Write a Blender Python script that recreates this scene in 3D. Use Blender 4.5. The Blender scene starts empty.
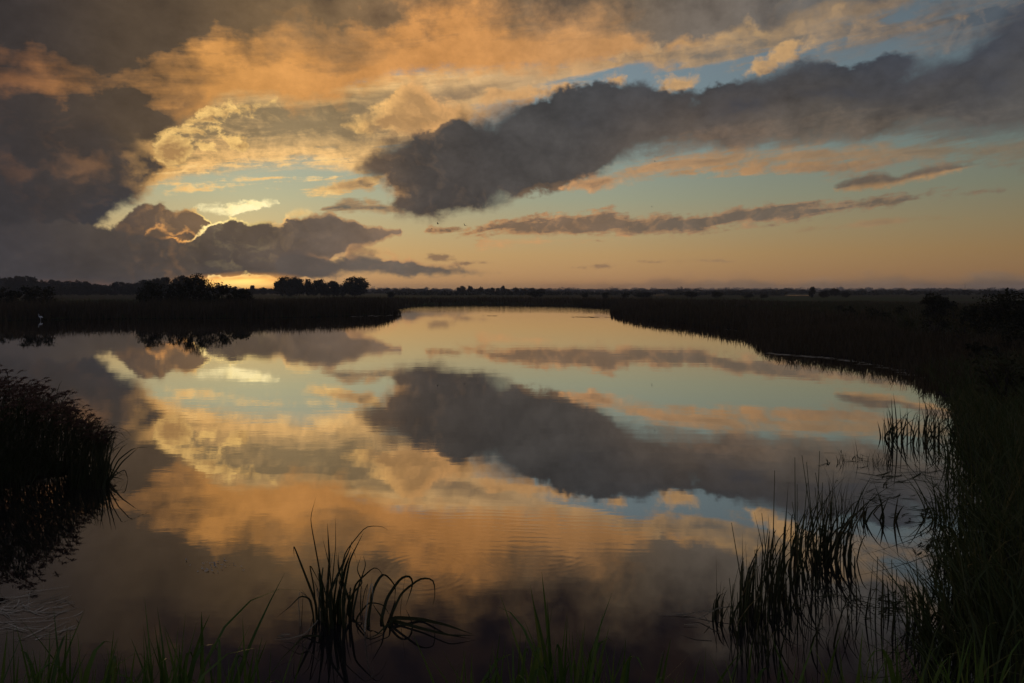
import bpy, math, random
import numpy as np
from math import radians, degrees, atan2, hypot, sin, cos, pi

random.seed(7)
rng = np.random.default_rng(11)
SC = bpy.context.scene
COL = SC.collection

# ---------------------------------------------------------------- camera
EYE = 3.0                       # eye height over the water, m
FOC = 683.0                     # focal length in pixels of a 1024 px wide frame (24 mm lens)
CX, HZ = 512.0, 291.0           # principal column and the horizon row of a level camera

cam_d = bpy.data.cameras.new('camera')
cam_d.sensor_width = 36.0
cam_d.lens = FOC / 1024 * 36.0
cam_d.shift_y = -(341.5 - HZ) / 1024.0
cam_d.clip_start = 0.05
cam_d.clip_end = 30000
cam = bpy.data.objects.new('camera', cam_d)
cam.location = (0, 0, EYE)
cam.rotation_euler = (radians(90), 0, 0)
COL.objects.link(cam)
SC.camera = cam

vs = SC.view_settings
SC.display_settings.display_device = 'sRGB'
vs.view_transform = 'Standard'
vs.look = 'None'
vs.exposure = 0.0
vs.gamma = 1.0
vs.use_curve_mapping = False

def lin(c, k=1.0):
    out = []
    for v in c:
        v = v / 255.0
        out.append((v / 12.92 if v <= 0.04045 else ((v + 0.055) / 1.055) ** 2.4) * k)
    return tuple(out)

def on_water(px, py):
    """plan position (x, y) of a spot on the water plane seen at px, py from the eye"""
    d = FOC * EYE / (py - HZ)
    return ((px - CX) / FOC * d, d)

def along(px, d):
    return (px - CX) / FOC * d

SUN_AZ, SUN_EL = -21.5, 0.9     # degrees; azimuth clockwise from +Y
# ---------------------------------------------------------------- sky
world = bpy.data.worlds.new('World')
world.use_nodes = True
NT = bpy.data.node_groups.new('evening_sky', 'ShaderNodeTree')   # the sky is a chain of node groups
CHAIN = [NT]
STR = 0.1                       # strength of the sky Background
AZR = 42.0                      # the cloud outlines run from -AZR to AZR degrees of azimuth
EL0, ELR = -2.0, 46.0

class Net:
    """small helper that writes node graphs as expressions"""
    def __init__(s, nt): s.nt = nt
    def n(s, typ): return s.nt.nodes.new(typ)
    def put(s, sock, v):
        if hasattr(v, 'is_output'): s.nt.links.new(v, sock)
        elif isinstance(v, (tuple, list)) and len(v) == 3 and sock.type == 'RGBA': sock.default_value = (*v, 1)
        else: sock.default_value = v
    def m(s, op, a, b=0.0, c=0.0, clamp=False):
        n = s.n('ShaderNodeMath'); n.operation = op; n.use_clamp = clamp
        s.put(n.inputs[0], a); s.put(n.inputs[1], b)
        if op in ('MULTIPLY_ADD', 'SMOOTH_MIN', 'SMOOTH_MAX', 'WRAP'): s.put(n.inputs[2], c)
        return n.outputs[0]
    def add(s, a, b): return s.m('ADD', a, b)
    def sub(s, a, b): return s.m('SUBTRACT', a, b)
    def mul(s, a, b): return s.m('MULTIPLY', a, b)
    def mad(s, a, b, c): return s.m('MULTIPLY_ADD', a, b, c)
    def sstep(s, v, a, b, lo=0.0, hi=1.0, kind='SMOOTHSTEP'):
        n = s.n('ShaderNodeMapRange'); n.interpolation_type = kind; n.clamp = False
        s.put(n.inputs['Value'], v)
        for k, x in (('From Min', a), ('From Max', b), ('To Min', lo), ('To Max', hi)): s.put(n.inputs[k], x)
        return n.outputs['Result']
    def mix(s, f, a, b, blend='MIX'):
        n = s.n('ShaderNodeMix'); n.data_type = 'RGBA'; n.blend_type = blend; n.clamp_factor = True
        s.put(n.inputs[0], f); s.put(n.inputs[6], a); s.put(n.inputs[7], b)
        return n.outputs[2]
    def xyz(s, x, y, z=0.0):
        n = s.n('ShaderNodeCombineXYZ')
        for i, v in enumerate((x, y, z)): s.put(n.inputs[i], v)
        return n.outputs[0]
    def sep(s, v):
        n = s.n('ShaderNodeSeparateXYZ'); s.put(n.inputs[0], v); return n.outputs
    def rgb(s, v):
        n = s.n('ShaderNodeSeparateColor'); s.put(n.inputs[0], v); return n.outputs
    def grey(s, v):
        n = s.n('ShaderNodeCombineColor')
        for i in range(3): s.put(n.inputs[i], v)
        return n.outputs[0]
    def noise(s, vec, scale, detail=5, rough=0.55, lac=2.0, dist=0.0, dims='2D', color=False):
        n = s.n('ShaderNodeTexNoise'); n.noise_dimensions = dims
        s.put(n.inputs['Vector'], vec); s.put(n.inputs['Scale'], scale); s.put(n.inputs['Detail'], detail)
        s.put(n.inputs['Roughness'], rough); s.put(n.inputs['Lacunarity'], lac); s.put(n.inputs['Distortion'], dist)
        return n.outputs['Color' if color else 'Fac']
    def voro(s, vec, scale, detail=3, rough=0.5):
        n = s.n('ShaderNodeTexVoronoi'); n.voronoi_dimensions = '2D'; n.feature = 'SMOOTH_F1'; n.normalize = True
        s.put(n.inputs['Vector'], vec); s.put(n.inputs['Scale'], scale); s.put(n.inputs['Detail'], detail)
        s.put(n.inputs['Roughness'], rough); s.put(n.inputs['Smoothness'], 0.25)
        return n.outputs['Distance']
    def curve(s, x, pts):
        n = s.n('ShaderNodeFloatCurve'); mp = n.mapping; mp.use_clip = True
        c = mp.curves[0]
        pts = sorted(pts)
        q = []
        for p in pts:
            if not q or p[0] - q[-1][0] > 1e-4: q.append(p)
        if q[0][0] > 0.001: q.insert(0, (0.0, q[0][1]))
        if q[-1][0] < 0.999: q.append((1.0, q[-1][1]))
        c.points[0].location = q[0]; c.points[1].location = q[-1]
        for p in q[1:-1]: c.points.new(*p)
        for p in c.points: p.handle_type = 'VECTOR'
        mp.update()
        s.put(n.inputs['Factor'], 1.0); s.put(n.inputs['Value'], x)
        return n.outputs[0]
    def ramp(s, x, stops, interp='EASE'):
        n = s.n('ShaderNodeValToRGB'); r = n.color_ramp; r.interpolation = interp
        stops = sorted(stops, key=lambda t: t[0])
        while len(r.elements) < len(stops): r.elements.new(0.5)
        for i, (p, c) in enumerate(stops):
            r.elements[i].position = p
        for i, (p, c) in enumerate(stops):
            r.elements[i].color = (*c, 1)
        s.put(n.inputs[0], x)
        return n.outputs[0]

W = Net(NT)
def sky_deg(px, py):
    """azimuth and elevation, degrees, of the sky at a place of a level 24 mm frame"""
    x, z = (px - CX) / FOC, (HZ - py) / FOC
    return degrees(atan2(x, 1.0)), degrees(atan2(z, hypot(x, 1.0)))
def a01(a): return min(1.0, max(0.0, (a + AZR) / (2 * AZR)))
def e01(e): return min(1.0, max(0.0, (e - EL0) / ELR))

tc = W.n('ShaderNodeTexCoord')
dx, dy, dz = W.sep(tc.outputs['Generated'])
AZ = W.mul(W.m('ARCTAN2', dx, dy), 180 / pi)
hor = W.m('SQRT', W.add(W.mul(dx, dx), W.mul(dy, dy)))
EL = W.mul(W.m('ARCTAN2', dz, hor), 180 / pi)

nA, nE = W.mul(AZ, 0.92), W.mul(EL, 1.25)
pv = W.xyz(nA, nE)
sv = W.xyz(W.mul(AZ, 0.13), W.mad(AZ, -0.10, W.mul(EL, 0.9)))             # long flat streaks

warp_p = W.noise(pv, 0.24, 8, 0.57, color=True)
wp = W.rgb(warp_p)
warp_s = W.noise(sv, 0.8, 7, 0.60, color=True)
ws = W.rgb(warp_s)
jx, jy = W.mad(wp[0], 4.0, nA), W.mad(wp[1], 4.0, nE)
bil_v = W.xyz(jx, jy)
BIL = W.mul(W.sub(0.40, W.voro(bil_v, 0.42, 4, 0.48)), 1.5)                           # rounded cumulus bumps, about -0.4 .. 0.4
# the same relief a step towards the sun: which side of each bump faces it
sa, se = W.sub(SUN_AZ, AZ), W.sub(SUN_EL + 4.0, EL)
sl = W.m('SQRT', W.add(W.add(W.mul(sa, sa), W.mul(se, se)), 4.0))
BIL2 = W.sub(0.40, W.voro(W.xyz(W.add(jx, W.mul(W.m('DIVIDE', sa, sl), 0.35)), W.add(jy, W.mul(W.m('DIVIDE', se, sl), 0.35))), 0.42, 4, 0.48)); BIL2 = W.mul(BIL2, 1.5)
RELIEF = W.sub(BIL, BIL2)                                                 # > 0 on the side towards the sun
STK = W.sub(W.noise(sv, 1.3, 7, 0.62, dist=0.3), 0.5)                     # streaks, about -0.25 .. 0.25
FBM = W.sub(wp[2], 0.5)
FINE = W.sub(W.noise(W.xyz(W.mad(wp[1], 1.5, nA), W.mad(wp[0], 1.5, nE)), 1.5, 5, 0.62), 0.5)   # small ragged detail
SOFTV = W.sstep(W.noise(pv, 0.13, 2, 0.5), 0.30, 0.66, 0.7, 2.8)          # where edges are crisp and where they fray out
# clear air: Nishita sky graded by height
sky = W.n('ShaderNodeTexSky'); sky.sky_type = 'NISHITA'; sky.sun_disc = False
sky.sun_elevation = radians(SUN_EL); sky.sun_rotation = radians(SUN_AZ)
NT.links.new(tc.outputs['Generated'], sky.inputs['Vector']); sky.altitude = 0; sky.air_density = 1.0; sky.dust_density = 1.2; sky.ozone_density = 1.5
NIS = W.rgb(sky.outputs[0])[0]
# (the tiny term keeps the node compiler working through the clouds one by one instead of all at once)
GATE = W.mul(W.add(W.add(RELIEF, STK), W.add(W.add(W.add(wp[0], FINE), W.add(SOFTV, ws[0])), NIS)), 1e-7)
AZ, EL = W.add(AZ, GATE), W.add(EL, GATE)
SUND = W.m('SQRT', W.add(W.mul(sa, sa), W.mul(W.mul(se, se), 2.2)))       # degrees from the sun, roughly
NEAR = W.m('EXPONENT', W.mul(SUND, -1 / 9.0))
NEARW = W.m('EXPONENT', W.mul(SUND, -1 / 13.0))

K = 1 / STR
def C(*c): return lin(c, K)
e_n = W.m('DIVIDE', W.sub(EL, EL0), ELR)
a_n = W.m('DIVIDE', W.add(AZ, AZR), 2 * AZR)
tone = W.ramp(e_n, [(e01(e), C(*c)) for e, c in (
    (-1, (172, 128, 90)), (1.0, (184, 140, 96)), (3.0, (182, 147, 100)), (5.0, (170, 152, 114)), (7.5, (150, 153, 130)),
    (10.5, (134, 148, 140)), (14, (122, 141, 146)), (18, (118, 135, 145)), (24, (96, 112, 124)), (40, (54, 66, 80)))], 'LINEAR')
side = W.curve(a_n, [(a01(a), v) for a, v in ((-42, .50), (-21, .62), (-5, .56), (8, .52), (20, .42), (37, .31))])
tone = W.mix(1.0, tone, W.grey(W.mul(side, 2)), 'MULTIPLY')
glow = W.mix(1.0, C(120, 104, 52), W.grey(NEARW), 'MULTIPLY')
tone = W.mix(1.0, tone, glow, 'ADD')
acc = W.mix(0.97, sky.outputs[0], tone)
NAK = acc

TEXV = W.add(W.mad(FINE, 0.45, W.mul(FBM, 1.2)), W.mul(BIL, 0.35))
HANDED = ['acc', 'AZ', 'EL', 'wp0', 'wp1', 'wp2', 'ws0', 'ws1', 'BIL', 'RELIEF', 'STK', 'FBM', 'TEXV', 'FINE', 'SOFTV', 'a_n', 'dy']
def hand_on(last=False):
    """close the node group being written and go on in the next one with the same values"""
    global NT, wp, ws
    g = globals()
    vals = {k: g[k] for k in HANDED if k in g}
    vals.update(wp0=wp[0], wp1=wp[1], wp2=wp[2], ws0=ws[0], ws1=ws[1])
    go = W.n('NodeGroupOutput')
    for k in HANDED[:1] if last else HANDED:
        NT.interface.new_socket(k, in_out='OUTPUT', socket_type='NodeSocketColor' if k == 'acc' else 'NodeSocketFloat')
    for k in HANDED[:1] if last else HANDED: NT.links.new(vals[k], go.inputs[k])
    if last: return
    NT = bpy.data.node_groups.new('evening_sky', 'ShaderNodeTree'); CHAIN.append(NT)
    W.nt = NT
    for k in HANDED: NT.interface.new_socket(k, in_out='INPUT', socket_type='NodeSocketColor' if k == 'acc' else 'NodeSocketFloat')
    gi = W.n('NodeGroupInput').outputs
    for k in HANDED:
        if k[:2] not in ('wp', 'ws'): g[k] = gi[k]
    wp, ws = [gi['wp0'], gi['wp1'], gi['wp2']], [gi['ws0'], gi['ws1']]
    warp_spots(6.5)

def warp_spots(k, e=6.0, src=None):
    global BA, BE
    w_ = src or wp
    BA, BE = W.mad(W.sub(w_[0], .5), k, AZ), W.mad(W.sub(w_[1], .5), e, EL)

def outline(pts, closed_l, closed_r, sgn):
    """float curve points of one edge; a cloud that ends inside the frame is pinched shut past its ends"""
    q = [(px, *sky_deg(px, py)) for px, py in pts]
    out = []
    if closed_l: out.append((a01(sky_deg(pts[0][0] - 14, 290)[0]), e01(q[0][2] - 3 * sgn)))
    for (p0, a0, e0), (p1, a1, e1) in zip(q, q[1:] + [q[-1]]):
        out.append((a01(a0), e01(e0)))
    if closed_r: out.append((a01(sky_deg(pts[-1][0] + 14, 290)[0]), e01(q[-1][2] - 3 * sgn)))
    return out

def tint(v):
    if isinstance(v[0], (tuple, list)):
        return W.ramp(a_n, [(a01(sky_deg(px, 290)[0]), C(*c)) for px, c in v])
    return C(*v)

def ellipse(A, E, px, py, rx, ry, rot):
    """0 at the centre of an oval patch of sky, 1 on its rim"""
    a, e = sky_deg(px, py)
    s = 180 / pi / FOC
    c, n = cos(radians(rot)), sin(radians(rot))
    u = W.mad(A, c / (rx * s), W.mad(E, n / (rx * s), -(a * c + e * n) / (rx * s)))
    v = W.mad(A, -n / (ry * s), W.mad(E, c / (ry * s), -(e * c - a * n) / (ry * s)))
    return W.m('SQRT', W.mad(u, u, W.mul(v, v)))

def blot(px, py, rx, ry, rot=0, k=1.0):
    return W.sstep(ellipse(BA, BE, px, py, rx, ry, rot), 1.25, 0.1, 0.0, k)

def blots(lst):
    t = None
    for b in lst:
        v = blot(*b)
        t = v if t is None else W.add(t, v)
    return t

def cloud(top, bot, core, lit, base=None, ends=(True, True), soft=0.9, warp=(1.6, 1.2), flat=0.0, puff=1.0, streak=0.0, fbm=0.0,
          rim=1.0, rimw=1.0, rimrange=None, relief=1.0, opac=1.0, tex=0.5, fine=0.5, vary=True, breaks=0.0, spots=None, lows=None, topsoft=None, litmax=1.0, side=None):
    """one bank of cloud: its upper and lower outline, the colour of its shaded body, of its sunlit edge"""
    global acc
    if flat:
        A = W.mad(W.sub(ws[0], .5), warp[0], AZ); E = W.mad(W.sub(ws[1], .5), warp[1], EL)
    else:
        A = W.mad(W.sub(wp[0], .5), 2 * warp[0], AZ); E = W.mad(W.sub(wp[1], .5), 2 * warp[1], EL)
    an = W.m('DIVIDE', W.add(A, AZR), 2 * AZR)
    up = W.mad(W.curve(an, outline(top, *ends, 1)), ELR, EL0)
    lo = W.mad(W.curve(an, outline(bot, *ends, -1)), ELR, EL0)
    du, dl = W.sub(up, E), W.sub(E, lo)
    t = W.m('DIVIDE', dl, W.m('MAXIMUM', W.add(du, dl), 0.3))
    d = W.m('SMOOTH_MIN', du, dl, 0.5)
    if puff: d = W.mad(BIL, puff, d)
    if streak: d = W.mad(STK, streak, d)
    if fbm: d = W.mad(FBM, fbm, d)
    if fine: d = W.mad(FINE, fine, d)
    mask = W.mul(W.sstep(W.m('DIVIDE', d, SOFTV) if vary else d, 0.0, soft), opac)
    body = tint(core)
    if base is not None: body = W.mix(t, tint(base), body)
    lf = W.mul(W.sstep(d, 0.75 * soft + rimw, 0.75 * soft), rim)
    if side == 'top': lf = W.mul(lf, W.sstep(t, 0.35, 0.8))
    if side == 'bot': lf = W.mul(lf, W.sstep(t, 0.6, 0.2))
    if breaks: lf = W.mul(lf, W.sstep(W.mad(FINE, 0.8, FBM), -.16, .10, 1.0 - breaks, 1.0))
    if rimrange is not None: lf = W.mul(lf, rimrange)
    if relief: lf = W.mad(RELIEF, relief, lf)
    if spots is not None: lf = W.add(lf, spots)
    if lows is not None: lf = W.sub(lf, lows)
    lf = W.m('MINIMUM', W.m('MAXIMUM', lf, 0.0), litmax)
    col = W.mix(lf, body, tint(lit))
    if tex: col = W.mix(1.0, col, W.grey(W.mad(TEXV, tex, 1.0)), 'MULTIPLY')
    acc = W.mix(mask, acc, col)
    return d

def scraps(lst, core, lit, soft=0.5, warp=(0.7, 0.4), puff=0.8, streak=0.0, rim=0.6, rimw=0.6, relief=0.8, opac=0.95, flat=0, fine=0.4):
    """a handful of small clouds given as (px, py, half length, half height, tilt)"""
    global acc
    w_, k = (ws, 1) if flat else (wp, 2)
    A, E = W.mad(W.sub(w_[0], .5), k * warp[0], AZ), W.mad(W.sub(w_[1], .5), k * warp[1], EL)
    s = 180 / pi / FOC
    d = None
    for px, py, rx, ry, rot in lst:
        q = W.mad(ellipse(A, E, px, py, rx, ry, rot), -ry * s, ry * s)
        d = q if d is None else W.m('MAXIMUM', d, q)
    if puff: d = W.mad(BIL, puff, d)
    if streak: d = W.mad(STK, streak, d)
    d = W.mad(FINE, fine, d)
    # nothing grows out of the empty sky between the scraps
    mask = W.mul(W.sstep(d, 0.0, soft), opac)
    lf = W.mad(RELIEF, relief, W.mul(W.sstep(d, rimw, 0.0), rim))
    lf = W.m('MINIMUM', W.m('MAXIMUM', lf, 0.0), 1.0)
    acc = W.mix(mask, acc, W.mix(lf, tint(core), tint(lit)))

hand_on()
# faint cumulus along the horizon under the open sky
hand_on()
cloud([(540, 283), (600, 279), (640, 276), (670, 273), (700, 277), (728, 272), (742, 267), (760, 274), (800, 277), (840, 274), (870, 269), (890, 271), (920, 275), (970, 273), (1010, 268), (1150, 266)],
      [(540, 300), (1150, 300)], [(540, (172, 126, 86)), (760, (142, 115, 90)), (1024, (112, 96, 82))], [(540, (196, 148, 98)), (760, (180, 138, 100)), (1024, (148, 118, 88))],
      ends=(True, False), warp=(.8, .5), puff=1.3, soft=.6, rim=.5, rimw=.5, relief=.5, opac=.8)
# thin flat streaks low over the right
hand_on()
cloud([(425, 227), (500, 219), (550, 215), (585, 211), (612, 206), (626, 211), (660, 214), (700, 213), (740, 206), (790, 202), (840, 198), (900, 193), (960, 189.5), (1024, 187)],
      [(425, 235), (520, 236), (600, 236), (640, 238), (690, 233), (760, 225), (830, 216), (900, 207), (960, 196), (1010, 189)],
      [(430, (116, 94, 74)), (560, (118, 96, 78)), (700, (104, 91, 79)), (1000, (98, 90, 80))], [(450, (214, 156, 100)), (700, (182, 138, 96)), (1000, (140, 118, 92))],
      flat=1, vary=False, warp=(2.5, .5), puff=.65, streak=2.0, fine=.9, soft=.5, rim=.5, rimw=.4, relief=1.3, opac=.95)
hand_on()
cloud([(480, 240), (540, 236), (600, 238), (640, 236)], [(480, 247), (540, 244), (600, 243), (640, 238)], (208, 150, 98), (220, 160, 104),
      flat=1, vary=False, warp=(3, .5), puff=.8, streak=1.6, soft=.7, rim=.2, relief=.4, opac=.6)
hand_on()
cloud([(770, 232), (830, 225), (880, 220), (930, 216), (965, 214)], [(770, 235), (830, 232), (900, 227), (965, 217)], (128, 108, 86), (162, 130, 92),
      flat=1, vary=False, warp=(3, .5), puff=.5, streak=1.2, soft=.6, rim=.6, rimw=.4, relief=.4, opac=.85)
hand_on()
cloud([(835, 187), (850, 178), (868, 172), (885, 171), (900, 174), (918, 168), (945, 163), (975, 160), (990, 162)],
      [(835, 191), (870, 192), (896, 189), (915, 183), (945, 176), (990, 166)], (104, 92, 80), (168, 132, 92), warp=(.8, .5), flat=1, vary=False, puff=.7, soft=.5, rim=.8, rimw=.6, relief=1.2, side='bot')
hand_on()
cloud([(680, 168), (720, 162), (780, 159), (850, 157), (940, 155), (1150, 162)], [(680, 174), (740, 176), (800, 177), (880, 173), (960, 166), (1150, 176)],
      [(680, (176, 136, 94)), (850, (118, 104, 90)), (1024, (88, 88, 84))], [(680, (196, 148, 100)), (1024, (128, 110, 88))], ends=(True, False), flat=1, vary=False, warp=(4, .8), puff=.6, streak=2.0, soft=.8, rim=.6, rimw=.8, relief=1.0, opac=.92)
hand_on()
scraps([(439, 257, 16, 5, 4), (470, 263, 14, 2.2, 4), (579, 267, 13, 2, 0), (605, 266, 15, 2.4, 2), (654, 262, 14, 1.6, 0), (715, 261, 24, 1.6, 0), (684, 172, 22, 3.4, 2), (597, 241, 10, 1.8, 0)],
       [(430, (138, 110, 84)), (600, (146, 116, 88)), (700, (156, 126, 92))], (200, 150, 100), flat=1, warp=(1.0, .25), puff=.3, streak=.5, soft=.25, rim=.4, rimw=.25, relief=.4, opac=.9)
# high veils over the sun side, streaked
hand_on()
cloud([(-140, 40), (600, 40)], [(-140, 205), (140, 200), (170, 190), (215, 182), (250, 177), (290, 174), (330, 172), (352, 178), (375, 172), (400, 160), (480, 120), (600, 84)],
      [(100, (138, 112, 76)), (300, (142, 120, 86)), (480, (148, 122, 92)), (600, (150, 136, 118))], [(100, (244, 188, 112)), (300, (244, 194, 124)), (600, (200, 164, 120))], flat=1, vary=False, warp=(6, 1.4), puff=0.3, streak=3.0, soft=1.6, rim=1.0, rimw=2.2, relief=.8, opac=0.97, ends=(False, True),
      spots=W.mul(W.mad(FINE, .3, STK), W.sstep(EL, 14.0, 9.0, 0.4, 5.0)))
hand_on()
cloud([(285, 190), (310, 185), (335, 178), (360, 172), (380, 170)], [(285, 193), (310, 196), (335, 195), (360, 190), (380, 186)], (190, 152, 100), (240, 196, 126), flat=1, vary=False, warp=(3, .8), puff=.6, streak=1.6, soft=.6, rim=.7, rimw=.8, relief=1.2)
# the broad brown curtain across the top
hand_on()
cloud([(-140, -900), (1150, -900)],
      [(-140, 190), (60, 180), (150, 150), (176, 132), (200, 119), (235, 112), (262, 106), (300, 112), (350, 104), (400, 90), (440, 84), (500, 80), (560, 78), (610, 74), (650, 72), (700, 66), (740, 58), (790, 50), (850, 36), (900, 14), (940, -12), (1150, -40)],
      [(0, (60, 54, 52)), (150, (84, 70, 56)), (300, (124, 100, 72)), (430, (136, 108, 78)), (600, (124, 106, 86)), (700, (116, 106, 96)), (820, (104, 100, 96)), (950, (84, 88, 94))],
      [(0, (134, 92, 62)), (200, (212, 150, 82)), (450, (208, 146, 84)), (600, (196, 144, 92)), (760, (178, 146, 106)), (900, (146, 124, 100))],
      warp=(1.8, 1.5), vary=False, puff=0.5, fbm=1.2, streak=.8, soft=1.6, rim=0.75, rimw=1.6, relief=0.4, ends=(False, False),
      rimrange=W.sstep(AZ, -30, -24),
      litmax=.95, tex=.55, spots=W.mul(W.mad(W.add(FBM, STK), 1.3, .9), blots([(180, 66, 170, 52, -4, .22), (400, 60, 200, 70, 0, .2), (10, 54, 60, 30, -10, .6), (80, 84, 90, 18, -5, .45), (165, 72, 40, 22, 20, .4), (250, 74, 60, 56, 10, .6), (310, 88, 110, 30, 0, .5), (440, 36, 84, 52, 0, 1.0), (560, 50, 110, 46, 0, .85), (350, 60, 140, 36, 5, .25),
                   (630, 50, 40, 26, 5, .4), (768, 28, 14, 12, 0, .9), (845, 32, 60, 8, 18, .5), (205, 40, 16, 44, 20, .35), (900, 10, 60, 10, 10, .5), (700, 50, 60, 16, 5, .45)])),
      lows=blots([(60, 12, 150, 44, 0, .9), (200, 10, 70, 30, 0, .6), (370, 2, 90, 20, 0, .6), (530, 26, 26, 24, 0, .35), (140, 118, 90, 30, 0, .6), (680, 22, 70, 22, 0, .5)]))
# thin broken cloud under the curtain on the right
hand_on()
cloud([(780, 60), (860, 20), (930, -10), (1150, -60)], [(780, 70), (860, 64), (940, 58), (1150, 50)], [(780, (112, 108, 104)), (1024, (78, 84, 92))], (150, 128, 106), ends=(True, False), flat=1, vary=False, warp=(5, 2.0), puff=1.2, streak=5.0, soft=2.4, rim=.3, relief=1.2, opac=.75)
hand_on()
cloud([(560, 62), (640, 46), (700, 36), (760, 30), (840, 20), (960, 10)], [(560, 74), (640, 70), (720, 66), (770, 58), (850, 50), (960, 24)], [(560, (148, 124, 96)), (760, (112, 106, 98)), (960, (84, 90, 96))], [(560, (208, 164, 112)), (760, (172, 142, 106)), (960, (140, 120, 100))],
      flat=1, vary=False, warp=(4, 1.4), puff=1.2, streak=2.0, soft=1.0, rim=.6, rimw=1.0, relief=1.6, opac=.9)
# dark mass on the sun side, lit along its open edge
hand_on()
cloud([(-140, 90), (40, 98), (90, 112), (130, 124), (150, 130), (166, 140), (178, 150)],
      [(-140, 330), (60, 330), (84, 264), (98, 248), (106, 232), (114, 216), (128, 206), (146, 202), (158, 192), (168, 180), (178, 168)],
      [(0, (60, 54, 52)), (90, (70, 60, 52)), (150, (92, 76, 58)), (200, (120, 94, 64))], [(0, (112, 80, 60)), (110, (140, 102, 70)), (150, (236, 180, 106))], base=(56, 56, 60), ends=(False, True),
      warp=(1.3, 1.2), puff=.8, soft=1.5, vary=False, fine=1.0, fbm=1.2, rim=.8, rimw=.9, relief=.4, rimrange=W.sstep(AZ, -29.5, -27),
      spots=blots([(26, 172, 18, 10, 0, .4), (72, 162, 18, 12, 0, .45), (130, 162, 18, 12, 20, .4)]))
# small lit scraps hanging in the gap
hand_on()
scraps([(170, 150, 12, 13, 0), (188, 131, 15, 3, 5), (228, 112, 32, 4, 10), (203, 119, 12, 4, 10), (233, 139, 9, 6, 0), (208, 149, 8, 2.6, 0)],
       (172, 132, 84), (255, 208, 126), warp=(1.3, 1.0), puff=1.0, soft=.35, rim=.8, rimw=.9, relief=2.6, fine=.8)
hand_on()
scraps([(198, 187, 46, 4, 4), (164, 189, 14, 3.5, 0), (262, 180, 34, 2.6, 6), (300, 190, 26, 2.5, 0), (250, 166, 50, 2.0, 4), (310, 160, 40, 2.2, 4), (200, 172, 30, 2, 3)],
       (250, 198, 122), (272, 240, 168), flat=1, warp=(3.0, .8), puff=.35, streak=1.4, soft=.4, rim=.3, rimw=.6, relief=1.6, fine=.6, opac=.9)
# grey streaks between the gap and the dark bank
hand_on()
cloud([(318, 208), (340, 200), (365, 197), (390, 203), (410, 210)], [(318, 212), (340, 215), (370, 214), (410, 216)], (112, 104, 90), (204, 160, 106), flat=1, vary=False, warp=(2.5, .7), puff=.6, streak=1.8, soft=.6, rim=.5, rimw=.5, relief=1.0)
hand_on()
cloud([(322, 186), (345, 178), (362, 174), (372, 180), (380, 190)], [(322, 189), (345, 191), (368, 192), (380, 193)], (122, 104, 82), (212, 166, 108), flat=1, vary=False, warp=(2.0, .6), puff=.8, streak=1.0, soft=.6, rim=.7, rimw=.5, relief=1.2)
# the great dark bank across the middle, with lit tufts on its upper side
hand_on()
cloud([(345, 120), (365, 110), (385, 106), (402, 90), (412, 80), (422, 86), (432, 96), (452, 97), (480, 96), (500, 94), (530, 90)],
      [(345, 128), (370, 136), (400, 140), (440, 130), (480, 126), (530, 112)], (176, 136, 90), [(345, (246, 196, 120)), (430, (226, 170, 108)), (530, (196, 150, 102))], warp=(1.3, 1.1), puff=1.3, soft=.6, rim=.8, rimw=1.4, relief=1.8,
      lows=blots([(385, 126, 24, 10, 10, .6)]))
hand_on()
scraps([(615, 81, 13, 8, 0), (675, 80, 24, 8, 0), (775, 58, 26, 8, 18), (550, 92, 24, 6, 6), (500, 97, 30, 5, 4)], [(500, (170, 134, 94)), (760, (160, 130, 98))], [(500, (220, 168, 110)), (760, (206, 164, 112))],
       warp=(1.4, 1.0), puff=1.2, soft=.5, rim=.9, rimw=1.4, relief=1.6)
hand_on()
cloud([(352, 168), (360, 154), (372, 140), (392, 129), (412, 126), (432, 126), (448, 110), (462, 101), (484, 101), (505, 97), (535, 91), (566, 87), (600, 82), (650, 80), (690, 80), (714, 79), (734, 72), (760, 66), (785, 56), (812, 50), (840, 57), (870, 60), (905, 58), (940, 53), (966, 42), (988, 20), (1010, 0), (1150, -80)],
      [(352, 174), (368, 186), (384, 197), (394, 214), (398, 223), (430, 226), (470, 222), (505, 209), (535, 201), (565, 193), (592, 184), (620, 175), (650, 167), (690, 161), (750, 157), (810, 153), (870, 149), (930, 147), (1024, 142), (1150, 145)],
      [(357, (96, 80, 66)), (420, (71, 66, 62)), (520, (68, 67, 67)), (640, (64, 65, 68)), (800, (58, 62, 69)), (1000, (56, 61, 71))],
      [(357, (206, 156, 100)), (440, (168, 130, 92)), (560, (186, 142, 96)), (700, (164, 126, 90)), (850, (140, 114, 88)), (1024, (104, 94, 84))],
      base=[(357, (104, 86, 70)), (440, (75, 69, 65)), (560, (80, 75, 71)), (700, (108, 94, 81)), (850, (100, 90, 78)), (1024, (88, 84, 79))],
      ends=(True, False), warp=(1.6, 1.3), puff=.40, fbm=2.2, fine=1.0, soft=.9, rim=.22, rimw=.8, relief=.35, tex=.8,
      lows=W.mul(W.sstep(AZ, -6, -3), W.sstep(EL, 8, 12, 0, .4)), spots=blots([(384, 200, 14, 8, 0, .6), (384, 184, 8, 10, 0, .5), (700, 148, 60, 6, 3, .35), (620, 168, 40, 6, 20, .4)]))
hand_on()
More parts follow.
